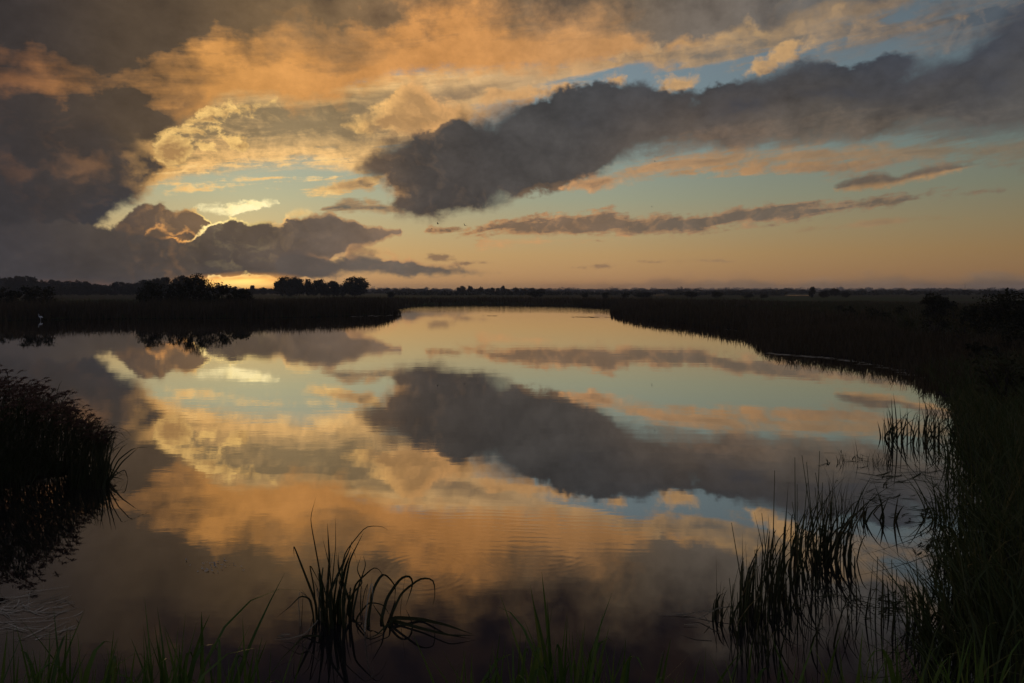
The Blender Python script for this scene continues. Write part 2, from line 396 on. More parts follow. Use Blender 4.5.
cloud([(556, 190), (600, 172), (640, 158), (690, 149), (760, 143), (900, 137), (1150, 132)], [(556, 190.5), (600, 190), (650, 183), (700, 176), (780, 170), (900, 164), (1150, 162)], [(600, (158, 120, 84)), (760, (144, 115, 85)), (1024, (104, 96, 84))], [(600, (206, 152, 98)), (760, (176, 136, 94)), (1024, (132, 114, 90))],
      ends=(True, False), flat=1, vary=False, warp=(3.5, .8), puff=.7, streak=2.2, soft=1.0, rim=.55, rimw=1.0, relief=.9, opac=.85)
hand_on()
# its darkest belt and the lighter ragged underside
cloud([(560, 116), (640, 102), (720, 96), (800, 84), (880, 76), (960, 66), (1150, 50)], [(560, 128), (640, 130), (720, 122), (800, 110), (880, 100), (960, 92), (1150, 84)], [(560, (64, 63, 65)), (800, (55, 58, 66)), (1024, (52, 56, 66))], (90, 84, 80), ends=(True, False),
      warp=(3, 1.6), puff=1.0, fbm=2.5, soft=2.4, rim=0, relief=.25, tex=.6, opac=.75)
hand_on()
cloud([(650, 142), (700, 128), (760, 118), (830, 110), (900, 104), (1150, 100)], [(650, 162), (720, 158), (800, 154), (900, 146), (1150, 140)], [(650, (110, 92, 78)), (850, (102, 92, 82)), (1024, (88, 85, 82))], [(650, (150, 118, 88)), (1024, (112, 102, 90))], ends=(True, False),
      flat=1, vary=False, warp=(6, 2.0), puff=1.2, fbm=1.5, streak=4.0, soft=2.2, rim=.1, relief=.8, tex=.8, opac=.7)
hand_on()
cloud([(552, 189), (572, 180), (588, 174), (606, 172), (622, 178), (640, 181)], [(552, 189.5), (572, 188), (590, 192), (610, 191), (622, 186), (640, 181.5)], (122, 102, 84), (214, 160, 108), warp=(.8, .6), puff=1.1, soft=.7, rim=.7, rimw=.6, relief=1.0, opac=.9)
# bright scraps just over the hidden sun
hand_on()
cloud([(198, 206), (215, 203), (235, 204), (250, 200), (266, 199), (282, 201)], [(198, 209), (220, 211), (245, 212), (262, 210), (282, 204)], (268, 246, 176), (282, 272, 226), warp=(2.4, .8), puff=.75, streak=.8, soft=.3, rim=.2, tex=0, relief=1.2)
hand_on()
cloud([(284, 217), (294, 209), (304, 206), (316, 213)], [(284, 222), (316, 222)], (226, 184, 118), (252, 214, 142), warp=(.6, .5), puff=1.0, soft=.5, rim=.7, rimw=.6, relief=1.4)
hand_on()
cloud([(150, 203), (158, 199), (170, 203)], [(150, 204), (160, 205), (170, 204)], (112, 96, 76), (150, 122, 86), warp=(.6, .3), puff=.6, soft=.4, relief=.5)
# low bank in front of the sun: a rear tier and the dark front tier with glowing rims
hand_on()
cloud([(112, 232), (122, 218), (132, 209), (142, 204), (152, 206), (160, 206), (168, 210), (178, 211), (188, 207), (200, 208), (208, 218), (214, 226)], [(112, 262), (214, 262)],
      [(112, (88, 74, 64)), (214, (120, 96, 72))], [(112, (160, 118, 78)), (180, (240, 176, 100)), (214, (255, 224, 140))], warp=(.8, .6), puff=.8, soft=.32, vary=False, rim=1.2, rimw=.3, relief=1.0, fine=.6, breaks=.5, rimrange=W.sstep(AZ, -27, -23.5), side='top')
hand_on()
cloud([(146, 228), (156, 224), (166, 227), (176, 234), (184, 226), (192, 231)], [(146, 262), (192, 262)], (100, 82, 66), (232, 164, 92), warp=(.9, .6), puff=.8, soft=.35, rim=.75, rimw=.22, relief=.8, fine=.5, vary=False, breaks=.8, side='top')
hand_on()
cloud([(-140, 214), (60, 224), (110, 229), (140, 232), (170, 236), (182, 242), (190, 236), (196, 230), (206, 227), (216, 220), (228, 213), (238, 221), (246, 224), (256, 219), (268, 220), (278, 225), (290, 219), (304, 216), (320, 214), (334, 213), (346, 219), (360, 224), (380, 227), (402, 231)],
      [(-140, 330), (196, 330), (206, 279), (300, 279), (322, 272), (336, 259), (348, 252), (366, 246), (384, 240), (402, 235)],
      [(0, (61, 57, 58)), (120, (80, 71, 64)), (240, (98, 83, 68)), (330, (112, 97, 84)), (400, (132, 108, 86))],
      [(100, (110, 90, 72)), (180, (255, 176, 90)), (205, (272, 240, 160)), (258, (268, 234, 150)), (280, (240, 190, 120)), (310, (190, 150, 104)), (400, (170, 134, 96))], base=[(0, (59, 57, 59)), (200, (72, 65, 60)), (400, (118, 100, 85))],
      ends=(False, True), warp=(.8, .6), puff=.9, soft=.30, vary=False, rim=1.5, rimw=.25, relief=.35, fine=.6, breaks=.55, tex=.7, rimrange=W.sstep(AZ, -28, -25))
hand_on()
cloud([(280, 250), (320, 252), (334, 257), (346, 252), (360, 249), (372, 252), (382, 257), (404, 256), (425, 262), (450, 265), (480, 268), (512, 272)],
      [(280, 279), (330, 278), (380, 276), (430, 277), (470, 276), (512, 274)],
      [(300, (92, 82, 74)), (420, (110, 98, 86)), (512, (120, 104, 88))], [(300, (100, 86, 76)), (340, (214, 156, 98)), (380, (226, 164, 104)), (512, (176, 130, 92))], warp=(.5, .3), puff=.7, streak=.2, soft=.3, rim=.7, rimw=.3, relief=.3, side='top')
hand_on()
cloud([(345, 250), (355, 244), (366, 243), (378, 248), (392, 252), (410, 256)], [(345, 256), (372, 258), (410, 260)], (150, 116, 84), (228, 168, 106), warp=(.7, .5), puff=1.1, soft=.4, rim=.7, rimw=.4, relief=1.0, opac=.9)
# below that bank the low air: dim on the far left, glowing where the sun goes down
hand_on()
cloud([(-140, 280), (60, 279), (130, 281), (205, 284)], [(-140, 330), (205, 330)], [(0, (62, 58, 58)), (130, (82, 68, 60)), (205, (150, 104, 66))], (190, 120, 70), ends=(False, True), flat=1, vary=False, warp=(3, .3), puff=0, streak=.6, soft=.5, rim=.2, relief=0)
hand_on(); warp_spots(3.0, 0.6, ws)
acc = W.mix(blots([(243, 285, 58, 10.5, 0, 1.0)]), acc, lin((255, 172, 72), K * 1.7))
acc = W.mix(blots([(240, 283.5, 42, 5, 0, 1.0)]), acc, lin((255, 206, 112), K * 2.1))
# everything high overhead is one dim deck of cloud
top_mask = W.sstep(W.mad(W.sub(wp[1], .5), 10.0, EL), 20.5, 28.0)
deck = W.mix(W.sstep(FBM, -0.15, 0.2), C(42, 36, 41), C(60, 48, 45))
acc = W.mix(top_mask, acc, deck)
# the half of the sky behind the camera: dim blue dusk under broken cloud
back = W.sstep(dy, 0.55, 0.0)
acc = W.mix(back, acc, W.mix(W.sstep(FBM, -0.1, 0.15), C(84, 92, 112), C(104, 102, 112)))
hand_on(last=True)
WT = world.node_tree; WT.nodes.clear()
gn = None
for g in CHAIN:
    n = WT.nodes.new('ShaderNodeGroup'); n.node_tree = g
    if gn is not None:
        for k in HANDED: WT.links.new(gn.outputs[k], n.inputs[k])
    gn = n
bg = WT.nodes.new('ShaderNodeBackground'); bg.inputs['Strength'].default_value = STR
wo = WT.nodes.new('ShaderNodeOutputWorld')
WT.links.new(gn.outputs['acc'], bg.inputs['Color']); WT.links.new(bg.outputs[0], wo.inputs['Surface'])
world.cycles.sampling_method = 'MANUAL'
world.cycles.sample_map_resolution = 256
SC.world = world
# ---------------------------------------------------------------- sun
sun_d = bpy.data.lights.new('sun', 'SUN')
sun_d.energy = 0.35
sun_d.angle = radians(3.0)
sun_d.color = (1.0, 0.62, 0.32)
sun = bpy.data.objects.new('sun', sun_d)
_a, _e = radians(SUN_AZ), radians(SUN_EL)
from mathutils import Vector
sun.rotation_euler = Vector((sin(_a) * cos(_e), cos(_a) * cos(_e), sin(_e))).to_track_quat('Z', 'Y').to_euler()
sun.location = (-60, 150, 30)
COL.objects.link(sun)

# ---------------------------------------------------------------- materials
def material(name):
    m = bpy.data.materials.new(name); m.use_nodes = True
    nt = m.node_tree; nt.nodes.clear()
    out = nt.nodes.new('ShaderNodeOutputMaterial')
    return m, Net(nt), out

def leafy(name, c0, c1, c2, rough=0.6, trans=0.3, patch=0.0):
    """foliage: every leaf its own tone between three colours, some light through it"""
    m, N, out = material(name)
    geo = N.n('ShaderNodeNewGeometry')
    r = N.n('ShaderNodeValToRGB')
    for k, (p, c) in enumerate(((0.1, c0), (0.55, c1))):
        r.color_ramp.elements[k].position = p; r.color_ramp.elements[k].color = (*c, 1)
    e = r.color_ramp.elements.new(0.95); e.color = (*c2, 1)
    v = geo.outputs['Random Per Island']
    if patch:
        nz = N.noise(geo.outputs['Position'], patch, 3, dims='3D')
        v = N.mad(nz, 0.9, N.mad(v, 0.5, -0.2))
    N.put(r.inputs[0], v)
    b = N.n('ShaderNodeBsdfPrincipled')
    N.put(b.inputs['Base Color'], r.outputs[0]); b.inputs['Roughness'].default_value = rough
    b.inputs['Specular IOR Level'].default_value = 0.25
    if trans:
        t = N.n('ShaderNodeBsdfTranslucent'); N.put(t.inputs[0], r.outputs[0])
        mx = N.n('ShaderNodeMixShader'); mx.inputs[0].default_value = trans
        nt = m.node_tree
        nt.links.new(b.outputs[0], mx.inputs[1]); nt.links.new(t.outputs[0], mx.inputs[2]); nt.links.new(mx.outputs[0], out.inputs[0])
    else: m.node_tree.links.new(b.outputs[0], out.inputs[0])
    return m

M_REED = leafy('reed_leaf', (.028, .034, .012), (.048, .054, .020), (.10, .078, .040), patch=0.35)
M_FARREED = leafy('reed_bed_leaf', (.055, .042, .022), (.085, .062, .032), (.12, .088, .048), rough=.8, trans=.15, patch=0.12)
M_STRAW = leafy('dead_reed', (.26, .22, .15), (.45, .39, .28), (.62, .55, .42), rough=.7, trans=.2)
M_PLUME = leafy('reed_plume', (.11, .058, .040), (.16, .086, .060), (.21, .13, .09), rough=.9, trans=.3)
M_GREEN = leafy('green_blade', (.06, .11, .022), (.10, .17, .035), (.16, .20, .055), rough=.45, trans=.4)
M_SEDGE = leafy('sedge_leaf', (.042, .058, .018), (.075, .096, .028), (.14, .12, .055), rough=.5, trans=.3, patch=0.8)
M_HERB = leafy('meadow_herb', (.040, .048, .016), (.072, .066, .026), (.12, .070, .038), rough=.8, trans=.15, patch=0.09)
M_TREE = leafy('tree_leaf', (.020, .026, .010), (.032, .038, .014), (.055, .048, .020), rough=.7, trans=.25)
M_BUSH = leafy('willow_leaf', (.018, .022, .010), (.030, .032, .013), (.050, .042, .018), rough=.7, trans=.25)

def plain(name, c, rough=.8, scale=8.0, var=.35):
    m, N, out = material(name)
    tcn = N.n('ShaderNodeTexCoord')
    nz = N.noise(tcn.outputs['Object'], scale, 5, dims='3D')
    col = N.mix(nz, tuple(x * (1 - var) for x in c), tuple(x * (1 + var) for x in c))
    b = N.n('ShaderNodeBsdfPrincipled'); N.put(b.inputs['Base Color'], col); b.inputs['Roughness'].default_value = rough
    m.node_tree.links.new(b.outputs[0], out.inputs[0])
    return m
M_BARK = plain('bark', (.045, .036, .028), .9, 6)
M_FLECK = plain('pale_fleck', (.6, .56, .48), .8, 30, .1)
M_FEATHER = plain('white_feather', (.78, .78, .76), .7, 20, .05)
M_BIRD = plain('dark_feather', (.05, .045, .04), .7, 10, .3)
M_BILL = plain('bill', (.45, .30, .06), .5, 10, .1)
M_STEEL = plain('mast_steel', (.12, .12, .13), .5, 2, .2)

# ---------------------------------------------------------------- mesh helpers
def tag(o, label=None, cat=None, group=None, kind=None):
    for k, v in (('label', label), ('category', cat), ('group', group), ('kind', kind)):
        if v: o[k] = v
    return o

def build(name, verts, faces, mat, parent=None, smooth=False):
    """verts (n,3); faces: (m,4) or (m,3) index array, or a list of them"""
    me = bpy.data.meshes.new(name)
    fl = faces if isinstance(faces, list) and isinstance(faces[0], np.ndarray) else [np.asarray(faces)]
    fl = [np.asarray(f, dtype=np.int32) for f in fl if len(f)]
    verts = np.asarray(verts, dtype=np.float32)
    me.vertices.add(len(verts)); me.vertices.foreach_set('co', verts.ravel())
    loops = np.concatenate([f.ravel() for f in fl])
    tot = np.concatenate([np.full(len(f), f.shape[1], dtype=np.int32) for f in fl])
    start = np.concatenate([[0], np.cumsum(tot)[:-1]]).astype(np.int32)
    me.loops.add(len(loops)); me.loops.foreach_set('vertex_index', loops)
    me.polygons.add(len(tot)); me.polygons.foreach_set('loop_start', start); me.polygons.foreach_set('loop_total', tot)
    if smooth: me.polygons.foreach_set('use_smooth', np.ones(len(tot), dtype=bool))
    me.update(calc_edges=True); me.validate()
    me.materials.append(mat)
    o = bpy.data.objects.new(name, me); COL.objects.link(o)
    if parent is not None: o.parent = parent
    return o

def empty(name, loc):
    o = bpy.data.objects.new(name, None); o.location = loc; o.empty_display_size = .2
    COL.objects.link(o); return o

class Geo:
    """collects several pieces into one mesh"""
    def __init__(s): s.v, s.q, s.t, s.n = [], [], [], 0
    def add(s, v, q=None, t=None):
        v = np.asarray(v, dtype=np.float64).reshape(-1, 3)
        if q is not None and len(q): s.q.append(np.asarray(q) + s.n)
        if t is not None and len(t): s.t.append(np.asarray(t) + s.n)
        s.v.append(v); s.n += len(v); return s
    def out(s, name, mat, parent=None, smooth=False, origin=None):
        v = np.concatenate(s.v)
        if origin is not None: v = v - np.asarray(origin)
        f = ([np.concatenate(s.q)] if s.q else []) + ([np.concatenate(s.t)] if s.t else [])
        return build(name, v, f, mat, parent, smooth)

def ribbons(P, Wd, side):
    """P (n,S,3) centre lines, Wd (n,S) widths, side (n,S,3) unit sideways directions -> verts, quads; slightly keeled"""
    n, S, _ = P.shape
    L = P - side * Wd[..., None] / 2; R = P + side * Wd[..., None] / 2
    v = np.stack([L, R], axis=2).reshape(-1, 3)                    # index ((i*S)+k)*2 + (0|1)
    base = (np.arange(n)[:, None] * S + np.arange(S - 1)[None]) * 2
    q = np.stack([base, base + 1, base + 3, base + 2], axis=-1).reshape(-1, 4)
    return v, q

def blades(x, y, z, h, w, lean, az, S=4, droop=0.0, curl=2.0, face=None, R=None):
    """upright leaves: base points, height, width, sideways reach of the tip, compass direction of the lean, droop of the tip"""
    R = R or rng
    n = len(x)
    t = np.linspace(0, 1, S)[None]
    h = np.broadcast_to(np.asarray(h, float), n)[:, None]; w = np.broadcast_to(np.asarray(w, float), n)[:, None]
    lean = np.broadcast_to(np.asarray(lean, float), n)[:, None]; az = np.broadcast_to(np.asarray(az, float), n)[:, None]
    dr = np.broadcast_to(np.asarray(droop, float), n)[:, None]
    out = lean * t ** curl
    zz = h * (t - dr * np.maximum(0, t - .45) ** 2 * 3.3)
    P = np.stack([np.asarray(x)[:, None] + np.cos(az) * out, np.asarray(y)[:, None] + np.sin(az) * out, np.asarray(z)[:, None] + zz], axis=-1)
    prof = np.minimum(1.0, 0.65 + t) * (1 - t ** 2.4) + 0.03
    fa = R.uniform(0, 2 * pi, n)[:, None] if face is None else np.broadcast_to(np.asarray(face, float), n)[:, None]
    fa = fa + t * R.uniform(-.7, .7, n)[:, None]
    side = np.stack([np.cos(fa), np.sin(fa), np.zeros_like(fa)], axis=-1)
    return ribbons(P, w * prof, side)

def poly_leaf(pts, w0, geo, n=14, facing=0.0, taper=1.0):
    """a leaf along a hand-drawn line of 3-D points (sharp bends stay sharp)"""
    pts = np.asarray(pts, float)
    seg = np.linalg.norm(np.diff(pts, axis=0), axis=1); s = np.concatenate([[0], np.cumsum(seg)]); s /= s[-1]
    t = np.unique(np.concatenate([np.linspace(0, 1, n), s]))
    P = np.stack([np.interp(t, s, pts[:, k]) for k in range(3)], axis=-1)
    # round the line a little between its points
    if len(pts) > 2:
        for _ in range(2): P[1:-1] = 0.5 * P[1:-1] + 0.25 * (P[:-2] + P[2:])
    T = np.gradient(P, axis=0); T /= np.linalg.norm(T, axis=1)[:, None] + 1e-9
    view = np.array([sin(facing), -cos(facing), 0.25])
    sd = np.cross(T, view); sd /= np.linalg.norm(sd, axis=1)[:, None] + 1e-9
    w = w0 * (np.minimum(1, .7 + t) * (1 - t ** 3) ** taper + .04)
    v, q = ribbons(P[None], w[None], sd[None])
    geo.add(v, q)

def tube(pts, rad, sides=6):
    pts = np.asarray(pts, float); n = len(pts)
    rad = np.broadcast_to(np.asarray(rad, float), n)
    T = np.gradient(pts, axis=0); T /= np.linalg.norm(T, axis=1)[:, None] + 1e-9
    ref = np.where(np.abs(T[:, 2:3]) > .9, np.array([[1., 0, 0]]), np.array([[0, 0, 1.]]))
    A = np.cross(T, ref); A /= np.linalg.norm(A, axis=1)[:, None] + 1e-9
    B = np.cross(T, A)
    th = np.arange(sides) * 2 * pi / sides
    v = pts[:, None] + rad[:, None, None] * (np.cos(th)[None, :, None] * A[:, None] + np.sin(th)[None, :, None] * B[:, None])
    i = np.arange(n - 1)[:, None] * sides; j = np.arange(sides)[None]; k = (j + 1) % sides
    q = np.stack([i + j, i + k, i + sides + k, i + sides + j], axis=-1).reshape(-1, 4)
    tri = np.array([[0, a + 1, a] for a in range(1, sides - 1)] + [[(n - 1) * sides, (n - 1) * sides + a, (n - 1) * sides + a + 1] for a in range(1, sides - 1)])
    return v.reshape(-1, 3), q, tri

# ---------------------------------------------------------------- the lake's outline and the land
SHORE = np.array([(-16, 5.6), (-9, 4.8), (-3.0, 4.4), (0.5, 4.5), (2.9, 4.8), (3.7, 5.6), (4.55, 6.8), (6.05, 8.9), (7.6, 11.4), (9.7, 14.7), (12.2, 18.8), (14.0, 23),
    (14.8, 26.6), (14.9, 29.7), (13.9, 31.8), (12.8, 33.4), (13.6, 37.2), (16.4, 45.5), (17.0, 51.9), (16.3, 58.5), (15.8, 64), (13.8, 73), (12.7, 82), (15.0, 100), (19.4, 126),
    (14, 132), (7.3, 142), (-7, 148), (-18.5, 143), (-20.0, 118), (-17.4, 96), (-14.9, 88), (-18.6, 82.5), (-23.6, 77), (-34, 74.5), (-44, 73), (-49.6, 71), (-52, 66.5), (-70, 60), (-95, 48),
    (-110, 30), (-95, 15.5), (-40, 14.6), (-14, 13.6), (-9, 12.9), (-7.7, 12.1), (-7.25, 11.2), (-7.5, 10.3), (-8.4, 9.6), (-12, 9.0), (-18, 8.4)])

def shore_dist(x, y):
    """signed distance to the waterline, positive on land"""
    x = np.asarray(x, float); y = np.asarray(y, float)
    d = np.full(x.shape, 1e9); ins = np.zeros(x.shape, bool)
    P = SHORE; Q = np.roll(SHORE, -1, axis=0)
    for (x0, y0), (x1, y1) in zip(P, Q):
        ex, ey = x1 - x0, y1 - y0
        t = np.clip(((x - x0) * ex + (y - y0) * ey) / (ex * ex + ey * ey), 0, 1)
        d = np.minimum(d, np.hypot(x - x0 - t * ex, y - y0 - t * ey))
        cr = (y0 > y) != (y1 > y)
        ins ^= cr & (x < (x1 - x0) * (y - y0) / ((y1 - y0) if y1 != y0 else 1e-9) + x0)
    return np.where(ins, -d, d)

def sm(t): t = np.clip(t, 0, 1); return t * t * (3 - 2 * t)

def gz(x, y):
    """height of the ground"""
    x = np.asarray(x, float); y = np.asarray(y, float)
    wob = 0.35 * np.sin(x * 1.7 + 1.3 * np.sin(y * .9)) + 0.25 * np.sin(y * 2.3 + 1.1 * np.sin(x * 1.3))
    near = np.exp(-np.hypot(x, y) / 60)
    sd = shore_dist(x, y) + wob * (0.25 + .5 * (1 - near))
    land = .03 + .42 * sm(sd / 5) + .05 * sm(sd / 1.0)
    dyke = 1.05 * sm((4.6 - y) / 3.4) * sm((sd + .1) / 1.2)
    rise = .45 * sm((sd - .4) / 4.5) * sm((x - 2) / 4) * sm((30 - y) / 14) * sm((y - 3) / 4)
    bump = .05 * np.sin(x * .9 + y * .37) * np.sin(y * .8 - x * .21) * sm(sd / 3)
    under = -.04 - 1.0 * sm(-sd / 4)
    return np.where(sd > 0, land + dyke + rise + bump, under)

r_ = np.concatenate([[0.0], np.geomspace(.5, 2600, 300)])
a_ = np.radians(np.concatenate([np.arange(-180, -62, 6.0), np.arange(-60, -44, 1.0), np.arange(-44, 44.01, .25), np.arange(45, 61, 1.0), np.arange(66, 180, 6.0)]))
RR, AA = np.meshgrid(r_, a_, indexing='ij')
X, Y = RR * np.sin(AA), RR * np.cos(AA)
Z = gz(X, Y)
na = len(a_)
i = np.arange(len(r_) - 1)[:, None] * na; j = np.arange(na)[None]; k = (j + 1) % na
Q = np.stack([i + j, i + na + j, i + na + k, i + k], axis=-1).reshape(-1, 4)

def ground_material():
    m, N, out = material('dark_meadow')
    geo = N.n('ShaderNodeNewGeometry')
    pos = geo.outputs['Position']
    px, py, pz = N.sep(pos)
    fields = N.noise(N.xyz(N.mul(px, .006), N.mul(py, .030)), 1.0, 2, dims='2D')
    patch = N.noise(pos, .25, 5, dims='3D')
    fine = N.noise(pos, 6.0, 6, dims='3D')
    green = N.mix(N.sstep(fields, .45, .62), (.050, .046, .020), (.055, .100, .026))
    col = N.mix(N.sstep(patch, .35, .65, 0, .6), green, (.06, .042, .022))
    col = N.mix(N.mul(fine, .6), col, (.016, .014, .008))
    mud = N.sstep(pz, .10, .02)
    col = N.mix(mud, col, (.022, .018, .013))
    b = N.n('ShaderNodeBsdfPrincipled'); N.put(b.inputs['Base Color'], col); b.inputs['Roughness'].default_value = .95
    b.inputs['Specular IOR Level'].default_value = .1
    bp = N.n('ShaderNodeBump'); bp.inputs['Strength'].default_value = .6; bp.inputs['Distance'].default_value = .06
    N.put(bp.inputs['Height'], fine); N.put(b.inputs['Normal'], bp.outputs[0])
    m.node_tree.links.new(b.outputs[0], out.inputs[0])
    return m
g_o = build('ground', np.stack([X, Y, Z], -1).reshape(-1, 3), Q, ground_material(), smooth=True)
tag(g_o, kind='structure')

def water_material():
    m, N, out = material('still_water')
    geo = N.n('ShaderNodeNewGeometry')
    pos = geo.outputs['Position']
    px, py, pz = N.sep(pos)
    calm = N.noise(N.xyz(N.mul(px, .05), N.mul(py, .16)), 1.0, 3, dims='2D')
    calm = N.sstep(calm, .42, .68, .18, 1.0)
    rip = N.noise(N.xyz(N.mul(px, 1.0), N.mul(py, 2.4)), 1.6, 3, .55, dims='2D')
    swell = N.noise(N.xyz(N.mul(px, .35), N.mul(py, 1.1)), .8, 2, dims='2D')
    far = N.sstep(py, 84.0, 118.0)                                       # the wind reaches the far end of the lake
    hgt = N.mad(N.mul(rip, N.mad(far, 9.0, calm)), .0007, N.mul(swell, .0013))
    # rings where something has touched the surface
    for cx, cy, r0, amp in ((-.95, 7.3, .42, .00007), (.25, 8.1, .75, .00005)):
        ux, uy = N.sub(px, cx), N.sub(py, cy)
        rr = N.m('SQRT', N.add(N.mul(ux, ux), N.mul(uy, uy)))
        env = N.m('EXPONENT', N.mul(N.m('POWER', N.m('ABSOLUTE', N.sub(rr, r0)), 2.0), -40.0))
        hgt = N.mad(N.mul(N.m('SINE', N.mul(rr, 62.0)), env), amp, hgt)
    ex, ey = N.mul(N.sub(px, .1), .75), N.mul(N.sub(py, 8.5), 1.3)       # a breath of wind in the near water
    puffw = N.m('EXPONENT', N.mul(N.add(N.mul(ex, ex), N.mul(ey, ey)), -1.0))
    hgt = N.mad(N.mul(N.m('SINE', N.mad(rip, 9.0, N.mad(px, 3.0, N.mul(py, 44.0)))), puffw), .00016, hgt)
    bp = N.n('ShaderNodeBump'); bp.inputs['Strength'].default_value = 1.0; bp.inputs['Distance'].default_value = 1.0
    N.put(bp.inputs['Height'], hgt)
    d = N.n('ShaderNodeVectorMath'); d.operation = 'DOT_PRODUCT'
    N.put(d.inputs[0], geo.outputs['Incoming']); N.put(d.inputs[1], geo.outputs['Normal'])
    fr = N.curve(N.m('ABSOLUTE', d.outputs['Value']), [(0, .97), (.05, .93), (.12, .86), (.22, .74), (.30, .60), (.36, .43), (.41, .30), (.45, .24), (.50, .18), (.57, .12), (.75, .07), (1, .04)])
    gl = N.n('ShaderNodeBsdfGlossy'); gl.inputs['Roughness'].default_value = .02; gl.inputs['Color'].default_value = (1, .965, .915, 1)
    N.put(gl.inputs['Normal'], bp.outputs[0])
    df = N.n('ShaderNodeBsdfDiffuse'); df.inputs['Color'].default_value = (.011, .010, .012, 1)
    mx = N.n('ShaderNodeMixShader'); N.put(mx.inputs[0], fr)
    L = m.node_tree.links
    L.new(df.outputs[0], mx.inputs[1]); L.new(gl.outputs[0], mx.inputs[2]); L.new(mx.outputs[0], out.inputs[0])
    return m
M_WATER = water_material()
w_o = build('water', [(-130, .5, 0), (60, .5, 0), (60, 165, 0), (-130, 165, 0)], [[0, 1, 2, 3]], M_WATER)
tag(w_o, kind='structure')
# straight ditches of the polder far out in the meadows
for px0, px1, d0, d1 in ((770, 812, 362, 400), (690, 712, 420, 455), (652, 664, 380, 410), (985, 1016, 350, 372), (300, 372, 205, 214)):
    v = [(along(px0, d0), d0), (along(px1, d0), d0), (along(px1, d1), d1), (along(px0, d1), d1)]
    if px0 == 300: continue
    zt = float(np.max(gz([p[0] for p in v], [p[1] for p in v]))) + .06
    tag(build('ditch_water', [(a, b, zt) for a, b in v], [[0, 1, 2, 3]], M_WATER), kind='structure')

# ---------------------------------------------------------------- evening haze
def haze_material():
    m, N, out = material('evening_haze')
    v = N.n('ShaderNodeVolumePrincipled')
    v.inputs['Color'].default_value = (.93, .95, 1.0, 1); v.inputs['Density'].default_value = HAZE; v.inputs['Anisotropy'].default_value = 0.0
    m.node_tree.links.new(v.outputs[0], out.inputs['Volume'])
    return m
HAZE = 0.00030
hz_v = [(sx * 2700, sy * 2700, z) for z in (-2.2, 24) for sx, sy in ((-1, -1), (1, -1), (1, 1), (-1, 1))]
tag(build('haze', hz_v, [[3, 2, 1, 0], [4, 5, 6, 7], [0, 1, 5, 4], [1, 2, 6, 5], [2, 3, 7, 6], [3, 0, 4, 7]], haze_material()), kind='stuff')
# ---------------------------------------------------------------- trees and bushes
def leaf_cards(C, s, R):
    """a leaf-sized four-sided face at every point of C"""
    n = len(C)
    a = R.normal(size=(n, 3)); a /= np.linalg.norm(a, axis=1)[:, None]
    b = np.cross(a, R.normal(size=(n, 3))); b /= np.linalg.norm(b, axis=1)[:, None] + 1e-9
    sz = s * R.uniform(.55, 1.5, n)[:, None]
    a, b = a * sz * .62, b * sz * .42
    v = np.stack([C - a, C - .15 * a + b, C + a, C - .15 * a - b], 1).reshape(-1, 3)
    q = np.arange(4 * n).reshape(n, 4)
    return v, q

def tree_geo(H, Wd, seed, n=2600, leaf=.34, stem=.25, lobes=7, bush=False, tall=False):
    """returns (crown Geo, trunk Geo) of a tree of height H and crown width Wd standing at the origin"""
    R = np.random.default_rng(seed)
    cr, tr = Geo(), Geo()
    r = Wd / 2
    base = H * (0.02 if bush else stem)
    cz = (H + base) / 2; hz = (H - base) / 2
    L = [(0, 0, cz - .08 * hz, r * .74, hz * .84)]
    for k in range(lobes):
        an = 2 * pi * (k + R.uniform(-.3, .3)) / lobes; rad = r * R.uniform(.38, .62)
        zz = R.uniform(base + hz * .45, H - hz * .5)
        s = R.uniform(.34, .52)
        L.append((cos(an) * rad, sin(an) * rad, zz, r * s, hz * s * R.uniform(.8, 1.1)))
    L.append((R.uniform(-.25, .25) * r, 0, H - hz * .42, r * .62, hz * .42))
    vol = np.array([l[3] ** 2 * l[4] for l in L]); vol /= vol.sum()
    pts = []
    for (x, y, z, a, b), f in zip(L, vol):
        m = max(30, int(n * f)); kk = max(4, m // 26)
        d = R.normal(size=(kk, 3)); d /= np.linalg.norm(d, axis=1)[:, None]
        cc = d * (R.uniform(.45, 1.0, kk) ** .6)[:, None]
        pick = R.integers(0, kk, m)
        p = cc[pick] + R.normal(size=(m, 3)) * .17
        pts.append(p * np.array([a, a, b]) + np.array([x, y, z]))
    P = np.concatenate(pts); P = P[P[:, 2] > (.05 if bush else base * .75)]
    v, q = leaf_cards(P, leaf, R); cr.add(v, q)
    # trunk and limbs
    t0 = H * .022 + .03
    if bush:
        for k in range(7):
            an = R.uniform(0, 2 * pi); ex = R.uniform(.25, .7) * r
            pp = np.array([(cos(an) * ex * t ** 1.3, sin(an) * ex * t ** 1.3, -.1 + (H * .72 + .1) * t) for t in np.linspace(0, 1, 5)])
            v, q, t = tube(pp, np.linspace(t0 * .6, t0 * .15, 5), 5); tr.add(v, q, t)
    else:
        pp = np.array([(R.normal() * .02 * H * t, R.normal() * .02 * H * t, -.2 + (H * .82 + .2) * t) for t in np.linspace(0, 1, 7)])
        v, q, t = tube(pp, np.linspace(t0, t0 * .25, 7), 7); tr.add(v, q, t)
        for l in L[1:]:
            s0 = pp[R.integers(2, 5)]; e = np.array(l[:3])
            mid = (s0 + e) / 2 + np.array([0, 0, -.06 * H])
            v, q, t = tube(np.array([s0, mid, e]), [t0 * .45, t0 * .3, t0 * .1], 5); tr.add(v, q, t)
    return cr, tr

